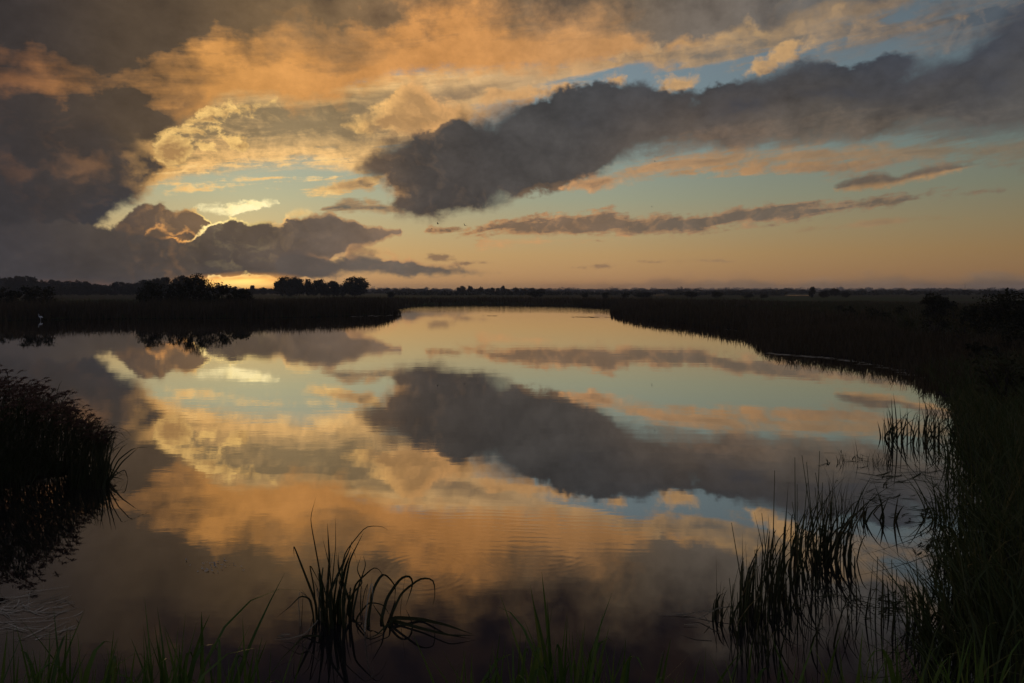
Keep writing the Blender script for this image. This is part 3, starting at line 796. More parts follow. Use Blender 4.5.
def plant_tree(name, label, cat, x, y, H, Wd, seed, group=None, mat=None, **kw):
    """a tree or bush with its crown and trunk as parts"""
    o = empty(name, (x, y, float(gz(x, y)) - .03)); tag(o, label, cat, group)
    c, t = tree_geo(H, Wd, seed, **kw)
    c.out('crown', mat or M_TREE, o); t.out('trunk', M_BARK, o, smooth=True)
    return o

def top_h(py, d, g=.45): return EYE + (HZ - py) / FOC * d - g

# far trees, too small to show parts: a few kinds, copied
KINDS = []
for s in range(6):
    c, t = tree_geo(10, (8.5, 7, 10, 5.5, 9, 12)[s], 40 + s, n=2400, leaf=.62, stem=.06, lobes=(7, 6, 8, 5, 7, 9)[s])
    g = Geo()
    for k in (c, t):
        g.add(np.concatenate(k.v), np.concatenate(k.q), np.concatenate(k.t) if k.t else None)
    KINDS.append(g.out('tree', M_TREE))
USED = set()
def far_tree(px, py_top, d, wpx, kind, label, group, cat='tree', name='tree'):
    o = KINDS[kind] if kind not in USED else KINDS[kind].copy()
    if kind in USED: COL.objects.link(o)
    USED.add(kind); o.name = name
    x = along(px, d); g = float(gz(x, d)); H = top_h(py_top, d, g)
    o.location = (x, d, g - .1)
    w0 = (8.5, 7, 10, 5.5, 9, 12)[kind]
    s = wpx / FOC * d / w0
    o.scale = (s, s * .9, H / 10.0); o.rotation_euler = (0, 0, random.uniform(0, 6.28))
    tag(o, label, cat, group)
    return o

# the wood beyond the far meadow
G = 'trees of the dark wood beyond the meadow'
prof = [(-20, 277), (0, 277.5), (14, 276.5), (28, 276), (36, 278), (44, 281.5), (56, 279.5), (64, 281), (76, 280.5), (84, 281), (92, 283), (100, 284.5), (110, 284.5), (118, 281.5), (126, 283), (134, 283.5), (142, 280.5)]
pxs = np.arange(-24, 150, 7.0)
for n_, px in enumerate(pxs):
    py = np.interp(px, [p[0] for p in prof], [p[1] for p in prof]) + random.uniform(-.7, .9)
    far_tree(px, py, random.uniform(385, 430), random.uniform(12, 18), (0, 2, 4, 1, 5)[n_ % 5], 'dark leafy tree in the wood behind the far meadow', G)
for n_, px in enumerate(np.arange(-20, 152, 9.0)):
    far_tree(px, random.uniform(285, 288), random.uniform(360, 380), random.uniform(12, 18), (2, 5, 4)[n_ % 3], 'low dark tree on the front edge of the wood behind the meadow', 'low trees along the edge of the wood')
G = 'tall trees of the grove behind the shore bushes'
for n_, (px, py, w) in enumerate(((148, 280, 15), (157, 278, 15), (166, 277.2, 16), (176, 276.2, 17), (185, 275.4, 17), (194, 276.6, 15), (201, 278.6, 11))):
    far_tree(px, py, 300 + 8 * (n_ % 3), w, (0, 4, 2, 5, 4, 0, 1)[n_], 'tall tree in the grove standing behind the shore bushes', G)
for n_, px in enumerate(range(146, 208, 9)):
    far_tree(px, random.uniform(283, 286), 285, 14, (2, 5)[n_ % 2], 'low tree filling the foot of the grove behind the shore bushes', 'low trees at the foot of the grove')
G = 'low trees of the hedgerow under the setting sun'
for n_, px in enumerate(np.arange(206, 280, 6.5)):
    far_tree(px, random.uniform(287.2, 289.4), random.uniform(440, 480), random.uniform(8, 11), (2, 4, 5, 0)[n_ % 4], 'small tree of the hedgerow in front of the setting sun', G)
far_tree(219, 285.0, 430, 9, 0, 'round-topped tree rising from the hedgerow close to the grove in the sunset glow', None)
far_tree(234, 286.2, 430, 8, 4, 'small round tree rising from the middle of the sunset hedgerow', None)
far_tree(252, 284.8, 430, 6.5, 3, 'thin lollipop tree standing up from the hedgerow in the sunset glow', None)
far_tree(263, 287.2, 430, 8, 1, 'small tree at the end of the sunset hedgerow beside the clump of big trees', None)

# the clump of big trees in the meadow
for px, py, wpx, d, lab, sd, kw in (
    (283, 277.2, 21, 310, 'broad dark tree at the sunset end of the meadow tree clump', 3, dict(lobes=8)),
    (297, 277.6, 20, 314, 'second tree of the meadow clump, joined to the broad one at the sunset end', 5, dict(lobes=7)),
    (309, 279.0, 9, 316, 'narrow upright tree between the gaps of light in the meadow clump', 8, dict(lobes=5)),
    (321, 279.8, 19, 312, 'rounded tree in the middle of the meadow clump', 11, dict(lobes=7)),
    (334, 281.2, 14, 316, 'lower round tree beside the big domed tree of the meadow clump', 13, dict(lobes=6)),
    (354.5, 277.2, 30, 308, 'big dome-shaped tree at the end of the meadow clump away from the sunset', 17, dict(lobes=10))):
    x = along(px, d)
    plant_tree('tree', lab, 'tree', x, d, top_h(py, d), wpx / FOC * d * 1.02, sd, 'big trees in the meadow clump', n=int(5200 * wpx / 18), leaf=.46, stem=.07, **kw)
for n_, (px, w) in enumerate(((291, 12), (314, 9), (328, 10), (343, 8))):
    far_tree(px, 287.5 + (n_ % 2), 305, w, (2, 5, 4, 2)[n_], 'low bush at the foot of the meadow tree clump', 'bushes under the meadow tree clump', 'bush', 'bush')

# single bushes along the left shore
for px, d, H, w, lab, sd in (
    (40, 80, 3.2, 4.4, 'round dark bush in the reeds above the white egret', 21),
    (4, 84, 2.9, 4.2, 'dark bush in the reeds near the end of the far shore, beyond the egret', 22),
    (152, 85, 3.75, 4.4, 'dark willow bush on the shore below the wood and grove', 23),
    (178, 88, 3.5, 4.0, 'middle willow bush of the shore group in front of the grove', 24),
    (199, 88, 4.75, 4.6, 'tallest willow bush on the shore, in front of the grove edge', 25),
    (222, 86, 3.7, 4.6, 'spreading willow bush on the shore under the glowing gap in the clouds', 26),
    (244, 88, 2.9, 3.6, 'low willow bush at the end of the shore group under the glowing gap', 27)):
    plant_tree('willow_bush', lab, 'bush', along(px, d), d, H, w, sd, 'willow bushes along the far shore', M_BUSH, bush=True, n=2600, leaf=.17, lobes=8)
for px, py, d, w, lab in ((352 - 9, 296.2, 230, 5, 'tiny bush on the pale meadow in front of the big domed tree'), (391, 291.5, 240, 9, 'round bush alone on the meadow past the domed tree'), (331, 297.2, 190, 4, 'tiny bush in the reeds below the meadow tree clump')):
    far_tree(px, py, d, w, 4, lab, None, 'bush', 'bush')

# trees over the far reed belt in the middle
G = 'small trees along the middle of the horizon'
for px, py, w in ((404, 289, 9), (412, 288.6, 9), (396, 288.8, 8), (421, 289, 8), (430, 289.6, 8), (438, 289.4, 7), (446, 289.6, 8), (386, 288.4, 9), (378, 289, 8)):
    far_tree(px, py, 700 + random.uniform(-30, 60), w, random.randrange(6), 'small tree in the distant row past the domed tree', 'small trees in the distant row')
for px, py, w in ((459, 287.2, 7), (463, 285.9, 8), (470, 285.8, 8), (477, 288.5, 8), (481, 286.4, 7), (487, 288.6, 7), (492, 287.5, 7), (498, 288, 6), (503, 285.4, 6), (508, 288.6, 7), (516, 287, 8), (524, 288.4, 9), (532, 287.6, 10), (541, 288, 10)):
    far_tree(px, py, 470 + random.uniform(-20, 30), w, random.randrange(6), 'dark tree in the ragged row over the far reed belt', G)
for px, py, d, w, lab in (
    (536, 290.5, 250, 20, 'long dark thicket over the far reed belt at the middle of the lake'), (605, 292.2, 240, 8, 'small round bush over the far reed belt near the lake corner'),
    (585, 293, 260, 8, 'small low bush over the far reed belt, left of the round one'), (625, 293, 250, 9, 'low bush behind the corner of the reeds'),
    (643, 292, 240, 20, 'wide low thicket behind the reed corner'), (692, 290.8, 250, 16, 'wide bush by the pale ditch in the far meadow'),
    (717, 290.6, 240, 13, 'round bush beside the wide one in the far meadow'), (748, 293, 240, 14, 'low spreading bush in front of the long ditch'),
    (764, 294, 235, 10, 'small bush at the near end of the long ditch'), (812, 286.2, 260, 7, 'slim upright tree at the far end of the long ditch'),
    (824, 291, 250, 12, 'bush at the foot of the slim tree by the ditch'), (835, 287.8, 300, 13, 'tall loose tree behind the bush by the long ditch'), (846, 292.2, 260, 9, 'small bush past the slim tree by the long ditch')):
    far_tree(px, py, d, w, (3 if w < 8 else (5 if w > 12 else random.choice((0, 2, 4)))), lab, None, 'tree' if 'tree' in lab else 'bush', 'tree' if 'tree' in lab else 'bush')
G = 'small trees along the horizon over the fields'
for px in np.arange(655, 1040, 13):
    px = px + random.uniform(-5, 5)
    far_tree(px, random.uniform(289.6, 291.5), random.uniform(520, 640), random.uniform(7, 13), random.randrange(6), 'small dark tree in the broken row over the far fields', G)

# far-off woods that read as one mass
fw = Geo()
R = np.random.default_rng(5)
for d0, y0, n_ in ((420, 292.0, 110), (680, 290.7, 170), (950, 289.7, 220), (1500, 288.8, 280), (2200, 288.1, 280)):
    for k in range(n_):
        px = -40 + 1110 * (k + R.uniform(-.5, .5)) / n_
        if px < (385 if d0 < 500 else 280) and d0 < 1400: continue
        ybase = y0 + .5 * sin(px * .013 + d0) + .35 * sin(px * .05 + d0 * .3) + R.normal() * .7
        if R.random() < .05: ybase -= R.uniform(.4, 1.4)
        H = max(2.0, top_h(ybase, d0)); x = along(px, d0); w = R.uniform(9, 18) * max(.6, d0 / 1900)
        m = 90
        u = R.normal(size=(m, 3)); u /= np.linalg.norm(u, axis=1)[:, None]; u *= (R.uniform(.2, 1, m) ** .5)[:, None]
        P = u * np.array([w * .75, w * .7, H * .5]) + np.array([x, d0 + R.uniform(-30, 30), H * .5 + .4])
        v, q = leaf_cards(P, .9 + d0 / 1400, R); fw.add(v, q)
tag(fw.out('far_woods', M_TREE), 'far-off woods lying as one low grey band along the horizon', 'woods', kind='stuff')

# bushes on the right
plant_tree('bush', 'round dark bush standing in the meadow behind the near bank of the lake', 'bush', along(937, 60), 60, 2.35, 3.1, 31, None, M_BUSH, bush=True, n=3000, leaf=.13, lobes=8)
plant_tree('bush', 'broad dark bush at the edge of the frame beyond the near bank', 'bush', along(1010, 40), 40, 2.55, 4.4, 32, None, M_BUSH, bush=True, n=4200, leaf=.11, lobes=9)
plant_tree('bush', 'low dark bush between the round bush and the edge of the frame', 'bush', along(978, 44), 44, 1.7, 2.6, 33, None, M_BUSH, bush=True, n=2200, leaf=.11, lobes=7)

Rb = np.random.default_rng(77)
for k, (px, d) in enumerate(((1006, 17), (985, 24), (1020, 26), (962, 31), (990, 33), (935, 37), (905, 42), (880, 47), (850, 52), (955, 50), (815, 60), (900, 66), (790, 74), (840, 82), (745, 86), (710, 92))):
    plant_tree('shrub', 'low ragged shrub in the rank growth of the right bank', 'shrub', along(px, d), d, Rb.uniform(.8, 1.5), Rb.uniform(1.0, 2.2), 300 + k, 'low shrubs on the right bank', M_BUSH if k % 3 else M_HERB, bush=True, n=900, leaf=.075, lobes=6)

# ---------------------------------------------------------------- reed beds and rank meadow (uncountable)
def scatter(n, x0, x1, y0, y1, lo, hi, R, wedge=True):
    """points with a shore distance between lo and hi"""
    out = []
    tot = 0
    while tot < n:
        x = R.uniform(x0, x1, n * 3); y = R.uniform(y0, y1, n * 3)
        sd = shore_dist(x, y)
        ok = (sd > lo) & (sd < hi)
        if wedge: ok &= np.abs(x) < .80 * y + 3
        out.append(np.stack([x[ok], y[ok], sd[ok]], 1)); tot += ok.sum()
        if not ok.any(): break
    return np.concatenate(out)[:n]

def reed_bed(name, label, cat, P, h0, h1, w, mat, R, lean=.25, S=4, wave=.25):
    x, y, sd = P.T
    n = len(x)
    clump = .5 + .5 * np.sin(x * .55 + 2 * np.sin(y * .21)) * np.sin(y * .5 + 1.5 * np.sin(x * .33))
    h = R.uniform(h0, h1, n) * (1 - wave + wave * clump) * (.7 + .3 * sm((sd + .5) / 1.5))
    v, q = blades(x, y, np.maximum(gz(x, y), -.3) - .03, h, w * R.uniform(.7, 1.3, n), R.uniform(.05, lean, n) * h, R.uniform(0, 2 * pi, n), S, R.uniform(0, .35, n), 2.0, R=R)
    return tag(Geo().add(v, q).out(name, mat), label, cat, kind='stuff')

R = np.random.default_rng(21)
reed_bed('reed_bed', 'dark reeds lining the far left shore of the lake', 'reeds', scatter(15000, -75, -12, 58, 110, -.6, 9, R), 1.3, 2.35, .075, M_FARREED, R)
reed_bed('reed_bed', 'brown reed belt closing the far end of the lake', 'reeds', scatter(15000, -50, 45, 100, 185, -.3, 26, R), .8, 1.75, .11, M_FARREED, R)
reed_bed('reed_bed', 'reeds on the far corner and long shore of the right bank', 'reeds', scatter(14000, 10, 45, 44, 135, -.7, 9, R), .8, 1.75, .07, M_FARREED, R)
reed_bed('reed_bed', 'low reeds on the jutting bank in the middle of the right shore', 'reeds', scatter(10000, 10, 34, 20, 46, -.5, 7, R), .5, 1.2, .030, M_FARREED, R, lean=.5)
reed_bed('meadow_grass', 'rank dark grass and herbs covering the right meadow', 'grass', scatter(26000, 12, 110, 22, 150, 4, 62, R), .35, .85, .08, M_HERB, R, lean=.5, S=3)
reed_bed('meadow_grass', 'rank dark grass behind the reeds of the left shore', 'grass', scatter(9000, -150, -12, 70, 190, 6, 90, R), .4, 1.0, .12, M_HERB, R, lean=.5, S=3)
reed_bed('bank_grass', 'tall dark grass and sedge covering the near right bank', 'grass', scatter(12000, 2.6, 24, 4.6, 24, -.15, 9, R), .4, 1.05, .016, M_SEDGE, R, lean=.85, S=5)
reed_bed('bank_grass', 'short dark grass on the near bank under the camera', 'grass', scatter(2600, -6, 6, 1.2, 5, .1, 4, R, False), .12, .4, .011, M_SEDGE, R, lean=.7, S=4)
# ---------------------------------------------------------------- clumps of water plants standing in the lake
def clump(name, label, cat, px, py, rx, ry, n, h0, h1, w, mat, seed, lean=.25, az=None, spread=3.2, droop=.3, S=8, group=None, stems=0, extra=None, sparse_droop=None):
    """a clump rooted in the lake bed round the spot seen at px, py on the water: leaves, and stiff stems as a part"""
    R = np.random.default_rng(seed)
    cx, cy = on_water(px, py)
    o = empty(name, (cx, cy, 0.0)); tag(o, label, cat, group)
    a = R.uniform(0, 2 * pi, n); r = np.sqrt(R.uniform(0, 1, n))
    x, y = np.cos(a) * r * rx, np.sin(a) * r * ry
    h = R.uniform(h0, h1, n) * (1 - .35 * r ** 2)
    A = R.uniform(0, 2 * pi, n) if az is None else az + R.normal(size=n) * spread
    ln = np.abs(R.normal(size=n)) * lean * h + .03
    dr = R.uniform(0, droop, n) * (R.random(n) < .75)
    v, q = blades(x, y, np.full(n, -.25), h + .25, w * R.uniform(.6, 1.25, n), ln, A, S, dr, R.uniform(1.6, 2.6, n)[:, None], R=R)
    g = Geo().add(v, q)
    if extra: extra(g, R, cx, cy)
    g.out('leaves', mat, o)
    if stems:
        s = Geo()
        for k in range(stems):
            aa, rr = R.uniform(0, 2 * pi), R.uniform(0, .9)
            b = np.array([cos(aa) * rr * rx, sin(aa) * rr * ry, -.25]); hh = R.uniform(h0, h1) * .95
            d = R.normal(size=2) * .10 * hh
            pp = np.array([b, b + (d[0] * .4, d[1] * .4, hh * .55), b + (d[0], d[1], hh + .2)])
            vv, qq, tt = tube(pp, [.007, .006, .003], 5); s.add(vv, qq, tt)
        s.out('stem', M_SEDGE, o); o.children[-1]['kind'] = 'stuff'
    return o

PI = pi
CL = 'clumps of reed standing in the water before the near bank'
clump('reed_clump', 'tallest dense clump of reeds in the water, its tips bent towards the near bank', 'reeds', 822, 556, .32, .45, 92, .30, 1.28, .023, M_REED, 61, .42, 0.15, .7, .6, group=CL, stems=16)
clump('reed_clump', 'dense upright clump of reeds just before the tallest clump', 'reeds', 786, 580, .30, .40, 58, .22, 1.2, .021, M_REED, 62, .32, 0.2, .9, .5, group=CL, stems=12)
clump('reed_clump', 'loose clump of reeds in the water closest to the bent pale leaves', 'reeds', 742, 622, .28, .34, 54, .2, .80, .020, M_REED, 63, .34, 0.3, 1.0, .45, group=CL, stems=10)
clump('reed_clump', 'thin upright reeds between the loose clump and the dense upright one', 'reeds', 764, 602, .22, .28, 44, .35, .9, .022, M_REED, 64, .26, .3, 1.0, .4, group=CL, stems=6)
clump('reed_clump', 'few thin reeds in the water nearest the bottom edge, below the loose clump', 'reeds', 750, 656, .22, .2, 22, .22, .62, .016, M_REED, 75, .3, .3, 1.0, .3, group=CL)
clump('reed_clump', 'scattered thin reeds in the water below the tallest clump', 'reeds', 812, 640, .35, .25, 20, .2, .6, .015, M_REED, 76, .35, .3, 1.2, .3, group=CL)
clump('reed_clump', 'small sparse clump of pointed reeds past the tallest clump', 'reeds', 873, 520, .32, .25, 18, .25, .62, .030, M_REED, 65, .45, None, 3, .15, group=CL)
clump('reed_clump', 'sparse thin reeds in the water close to the near bank grass', 'reeds', 884, 622, .34, .40, 20, .35, .74, .018, M_REED, 66, .30, .2, 1.2, .2, group=CL, stems=5)
clump('reed_clump', 'fan of dark bent reeds in the bay under the reflected bank', 'reeds', 926, 440, .95, .6, 95, .35, .98, .030, M_REED, 67, .40, .1, 1.3, .45, group=CL, stems=8)
clump('reed_clump', 'few straight reeds at the lakeward end of the bent fan in the bay', 'reeds', 893, 441, .22, .2, 9, .75, 1.08, .030, M_REED, 68, .12, 2.8, .4, .05, group=CL)
clump('water_herb', 'low twiggy water herb in the bay beside the bent reeds', 'plant', 866, 462, .55, .3, 60, .12, .42, .012, M_REED, 69, .55, None, 3, .2, S=5)
clump('water_herb', 'feathery seeding herb rising behind the tallest reed clump', 'plant', 838, 520, .25, .25, 46, .45, .85, .006, M_REED, 70, .30, None, 3, .1, S=5)
clump('sedge_tuft', 'arching sedge at the foot of the near bank with tips over the water', 'sedge', 982, 600, .45, .45, 90, .45, .95, .018, M_SEDGE, 71, .60, 2.9, .7, .45, stems=0)
clump('sedge_tuft', 'drooping sedge on the near bank edge by the floating weed', 'sedge', 968, 520, .5, .5, 100, .4, .9, .020, M_SEDGE, 72, .55, 2.9, .8, .45)
clump('sedge_tuft', 'dark sedge at the near bank corner beside the bent reeds of the bay', 'sedge', 985, 462, .7, .6, 110, .4, .95, .026, M_SEDGE, 73, .5, 2.9, .8, .4)
clump('sedge_tuft', 'big dark tuft of sedge filling the lower corner of the near bank', 'sedge', 985, 640, .6, .6, 150, .5, 1.15, .018, M_SEDGE, 74, .5, 2.6, .9, .4)

for n_, (px, py, rr, hh) in enumerate(((966, 418, .8, .9), (980, 445, .7, .8), (986, 488, .55, .9), (990, 545, .5, .85), (976, 572, .4, .7), (970, 628, .45, .8), (968, 668, .4, .75), (1000, 560, .6, 1.1), (996, 425, .9, 1.1))):
    clump('sedge_tuft', 'dark sedge leaning out over the water along the near bank', 'sedge', px, py, rr, rr * .8, 80, .35, hh, .020, M_SEDGE, 80 + n_, .6, 2.8, 1.0, .45, group='sedge along the near bank')

# the plant with folded leaves in the middle of the near water; its leaves are drawn one by one
def folded_plant():
    d = 6.22
    cx, cy = on_water(340, 620)
    o = empty('water_plant', (cx, cy, 0)); tag(o, 'lone dark water plant with folded and arching leaves, alone in the open water', 'plant')
    R = np.random.default_rng(8)
    def w3(px, py, dd=0.0):
        y = d + dd
        return ((px - CX) / FOC * y - cx, y - cy, EYE + (HZ - py) / FOC * y)
    lines = [
        ([(318, 660), (318, 600), (294, 545), (292.5, 560)], .020), ([(332, 655), (330, 600), (337, 545), (335.5, 515)], .012),
        ([(327, 655), (325, 590), (313, 520), (316, 500)], .009), ([(335, 655), (331, 590), (350, 550), (351, 540)], .022),
        ([(326, 655), (324, 600), (326, 560), (327.5, 524)], .020), ([(345, 655), (343, 600), (348, 560), (361, 533)], .022),
        ([(340, 655), (336, 595), (344, 555), (366, 526), (383, 524), (389, 529)], .009), ([(338, 655), (333, 600), (330, 566), (323, 540)], .012),
        ([(352, 655), (350, 615), (357, 585), (372, 566), (379, 570), (383, 578)], .020), ([(356, 655), (354, 612), (359, 584), (365, 565), (364, 556)], .015),
        ([(371, 655), (369, 622), (373, 590), (383, 575), (391, 577), (395, 588), (395, 602)], .018),
        ([(381, 655), (379, 620), (387, 594), (401, 575), (410, 575), (413, 585), (407, 606)], .018),
        ([(388, 650), (389, 618), (402, 592), (420, 579), (432, 580), (436, 594), (433, 606)], .017),
        ([(389, 640), (390, 617), (420, 618), (450, 624), (473, 636)], .020), ([(389, 640), (392, 619), (425, 630), (452, 635), (474, 636.5)], .019),
        ([(316, 655), (315, 615), (309, 598), (303, 596), (290, 606), (278, 617)], .013), ([(316, 655), (315, 618), (309, 600), (302, 588)], .012),
        ([(349, 650), (346, 605), (352, 590), (363, 583), (355, 570), (361, 556)], .012), ([(334, 655), (330, 610), (322, 580), (320, 566)], .018),
        ([(341, 655), (340, 600), (346, 566), (353, 549)], .024), ([(348, 655), (347, 605), (341, 570), (338, 553)], .018),
        ([(355, 650), (354, 620), (368, 600), (384, 605), (390, 617)], .012), ([(323, 655), (321, 612), (320, 590), (320, 572)], .015),
        ([(389, 640), (383, 619), (376, 607), (372, 600)], .012), ([(392, 642), (388, 626), (376, 636), (360, 640)], .016),
        ([(330, 660), (318, 636), (306, 634), (290, 652), (276, 664)], .016), ([(404, 650), (403.5, 610), (404, 580), (403, 570)], .004), ([(300, 655), (301, 610), (302.5, 596), (299, 588)], .005)]
    g = Geo()
    for k, (pts, w) in enumerate(lines):
        dd = R.uniform(-.22, .22); tilt = R.uniform(-.12, .12)
        P = []
        for n_, (a, b) in enumerate(pts):
            p = w3(a, b, dd + tilt * n_)
            if p[2] < .015 and n_: p = w3(a, b, FOC * (EYE - .015 - .02 * (n_ % 2)) / (b - HZ) - d)
            if n_ == 0: p = (p[0], p[1], -.28)
            P.append(tuple(np.array(p) + (R.normal(size=3) * .012 if n_ else 0)))
        poly_leaf(P, w * R.uniform(1.1, 1.8), g, 18, R.uniform(-.5, .5))
    dead = Geo()
    for k in range(22):                                                  # thin, broken and withered leaves between the broad ones
        px = R.normal(334, 17); hh = R.uniform(.15, .75); b = w3(px, 620, R.uniform(-.3, .3))
        a0 = R.uniform(0, 2 * pi); l = R.uniform(.05, .35)
        P = [(b[0], b[1], -.2), (b[0] + .3 * l * cos(a0), b[1] + .3 * l * sin(a0), hh * .6), (b[0] + .6 * l * cos(a0), b[1] + .6 * l * sin(a0), hh)]
        if k % 2: P.append((P[-1][0] + R.normal() * .10, P[-1][1] + R.normal() * .08, max(.02, hh - R.uniform(.08, .35))))
        poly_leaf(P, R.uniform(.006, .014), dead if k % 3 == 0 else g, 12, R.uniform(-.8, .8))
    g.out('leaves', M_REED, o)
    dl = dead.out('dead_leaf', M_STRAW, o); dl['kind'] = 'stuff'
    s = Geo()
    for px in (317, 325, 333, 338, 343, 349, 331):
        b = w3(px, 620, R.uniform(-.15, .15)); t = w3(px + R.uniform(-8, 8), R.uniform(560, 592), R.uniform(-.2, .2))
        v, q, tr = tube(np.array([(b[0], b[1], -.28), ((b[0] + t[0]) / 2, (b[1] + t[1]) / 2, t[2] * .5), t]), [.011, .010, .006], 6); s.add(v, q, tr)
    st = s.out('stem', M_SEDGE, o); st['kind'] = 'stuff'
folded_plant()

# the big reed stand on the left point: plumed reed behind, long leaves arching out over the water
def reed_stand():
    cx, cy = -7.2, 11.2
    o = empty('reed_stand', (cx, cy, 0)); tag(o, 'big dark stand of plumed reed at the left edge, arching leaves over the water', 'reeds')
    R = np.random.default_rng(33)
    g, s, p = Geo(), Geo(), Geo()
    n = 1500
    x = R.uniform(-12.0, -6.95, n); y = 11.1 + R.normal(size=n) * .75
    top = np.interp(x / y * FOC + CX, [-220, 0, 30, 60, 80, 100], [1.9, 1.56, 1.42, 1.14, .80, .5])
    h = top * R.uniform(.72, 1.03, n)
    keep = (shore_dist(x, y) > -.5); x, y, h = x[keep], y[keep], h[keep]; n = len(x)
    # stems as slim blades, each with several leaves
    v, q = blades(x - cx, y - cy, np.full(n, -.2), h + .2, .009, R.uniform(.02, .25, n) * h, R.normal(size=n) * .9, 6, 0, 1.8, R=R); s.add(v, q)
    for k in range(5):
        f = R.uniform(.02, .85, n)
        hh = R.uniform(.25, .55, n)
        v, q = blades(x - cx + R.normal(size=n) * .03, y - cy, h * f, hh, R.uniform(.010, .02, n), R.uniform(.15, .5, n), R.normal(size=n) * 1.2 + (0 if k % 2 else .3), 6, R.uniform(.2, 1.0, n), 1.4, R=R); g.add(v, q)
    # soft brownish plumes nodding to one side
    for k in range(n):
        if R.random() < .85:
            m = 22
            a0 = R.normal() * .8
            t = R.uniform(0, 1, m)
            base = np.array([x[k] - cx + .1 * h[k], y[k] - cy, h[k] * .98])
            bx = base[0] + np.cos(a0) * .12 * t; by = base[1] + np.sin(a0) * .12 * t; bz = base[2] + .16 * t - .12 * t * t
            v, q = blades(bx, by, bz - .02, R.uniform(.02, .07, m), .016, R.uniform(.03, .09, m), a0 + R.normal(size=m) * .9, 3, .8, 1.2, R=R); p.add(v, q)
    # long leaves arching out to the right, at the water's edge
    def w3(px, py, d):
        return ((px - CX) / FOC * d - cx, d - cy, EYE + (HZ - py) / FOC * d)
    arcs = [([(106, 484), (110, 455), (116, 431)], .028), ([(104, 484), (107, 455), (112, 431)], .022), ([(107, 484), (112, 462), (122, 447), (130, 442)], .020),
            ([(107, 484), (118, 460), (132, 449), (140, 447), (148, 447.5)], .022), ([(108, 482), (122, 462), (139, 447)], .024), ([(108, 482), (115, 475), (125, 469), (129, 483)], .022),
            ([(106, 481), (114, 477), (124, 479.5)], .018), ([(100, 484), (103, 460), (100, 440)], .024), ([(98, 484), (97, 455), (93, 446)], .024),
            ([(102, 484), (108, 462), (113, 445), (114, 455)], .018), ([(104, 484), (106, 468), (112, 456)], .020), ([(96, 484), (99, 456), (104, 438)], .022), ([(92, 484), (92, 455), (97, 434)], .022)]
    for pts, w in arcs:
        d = 10.72 + R.uniform(-.18, .12)
        P = [w3(a, b, d + R.uniform(-.04, .10) * n_) for n_, (a, b) in enumerate(pts)]
        x0, y0, _ = w3(pts[0][0] - 2, 490, d)
        poly_leaf([(x0, y0, -.2)] + P, w * 1.15, g, 14, R.uniform(-.4, .4))
    nn = 190
    yy = R.uniform(10.3, 11.3, nn); xx = (R.uniform(70, 105, nn) - CX) / FOC * yy
    hh = R.uniform(.28, .66, nn)
    v, q = blades(xx - cx, yy - cy, np.full(nn, -.2), hh + .2, R.uniform(.014, .026, nn), R.uniform(.03, .42, nn) * hh, R.normal(size=nn) * .9, 8, np.where(R.random(nn) < .2, .4, .04), 1.8, R=R); g.add(v, q)
    g.out('leaves', M_REED, o)
    for nm, k, mt in (('stem', s, M_REED), ('plume', p, M_PLUME)):
        q_ = k.out(nm, mt, o); q_['kind'] = 'stuff'
reed_stand()

# ---------------------------------------------------------------- grass tufts on the near bank, tips at the bottom of the view
def tuft(label, px, py_tip, n, d, seed, spread=14, mat=None, lean=.17, az=None, w=.022, low=44, bend=.25):
    n = int(n * 2.3)
    R = np.random.default_rng(seed)
    cx = along(px, d); cz = float(gz(cx, d))
    o = empty('grass_tuft', (cx, d, cz)); tag(o, label, 'grass', 'tufts of grass on the near bank')
    tips = EYE + (HZ - (py_tip + np.concatenate([[0], R.uniform(6, low, n - 1)]))) / FOC * d
    x = R.normal(size=n) * spread / FOC * d * .6; x[0] = 0; y = R.normal(size=n) * .10
    h = np.maximum(tips - cz, .08)
    A = R.choice([0.2, pi - .2], n) + R.normal(size=n) * .7 if az is None else az + R.normal(size=n) * .5
    dr = np.where(R.random(n) < .22, R.uniform(.12, .5, n), R.uniform(0, .05, n)); dr[0] = .0
    h = h / (1 - .75 * dr)
    v, q = blades(x, y, np.full(n, -.04), h + .04, w * R.uniform(.6, 1.2, n), np.abs(R.normal(size=n)) * lean * h + .02, A, 9, dr, R.uniform(1.5, 2.4, n)[:, None], R=R,
                  face=R.normal(size=n) * .5)
    Geo().add(v, q).out('leaves', mat or M_GREEN, o)
    return o
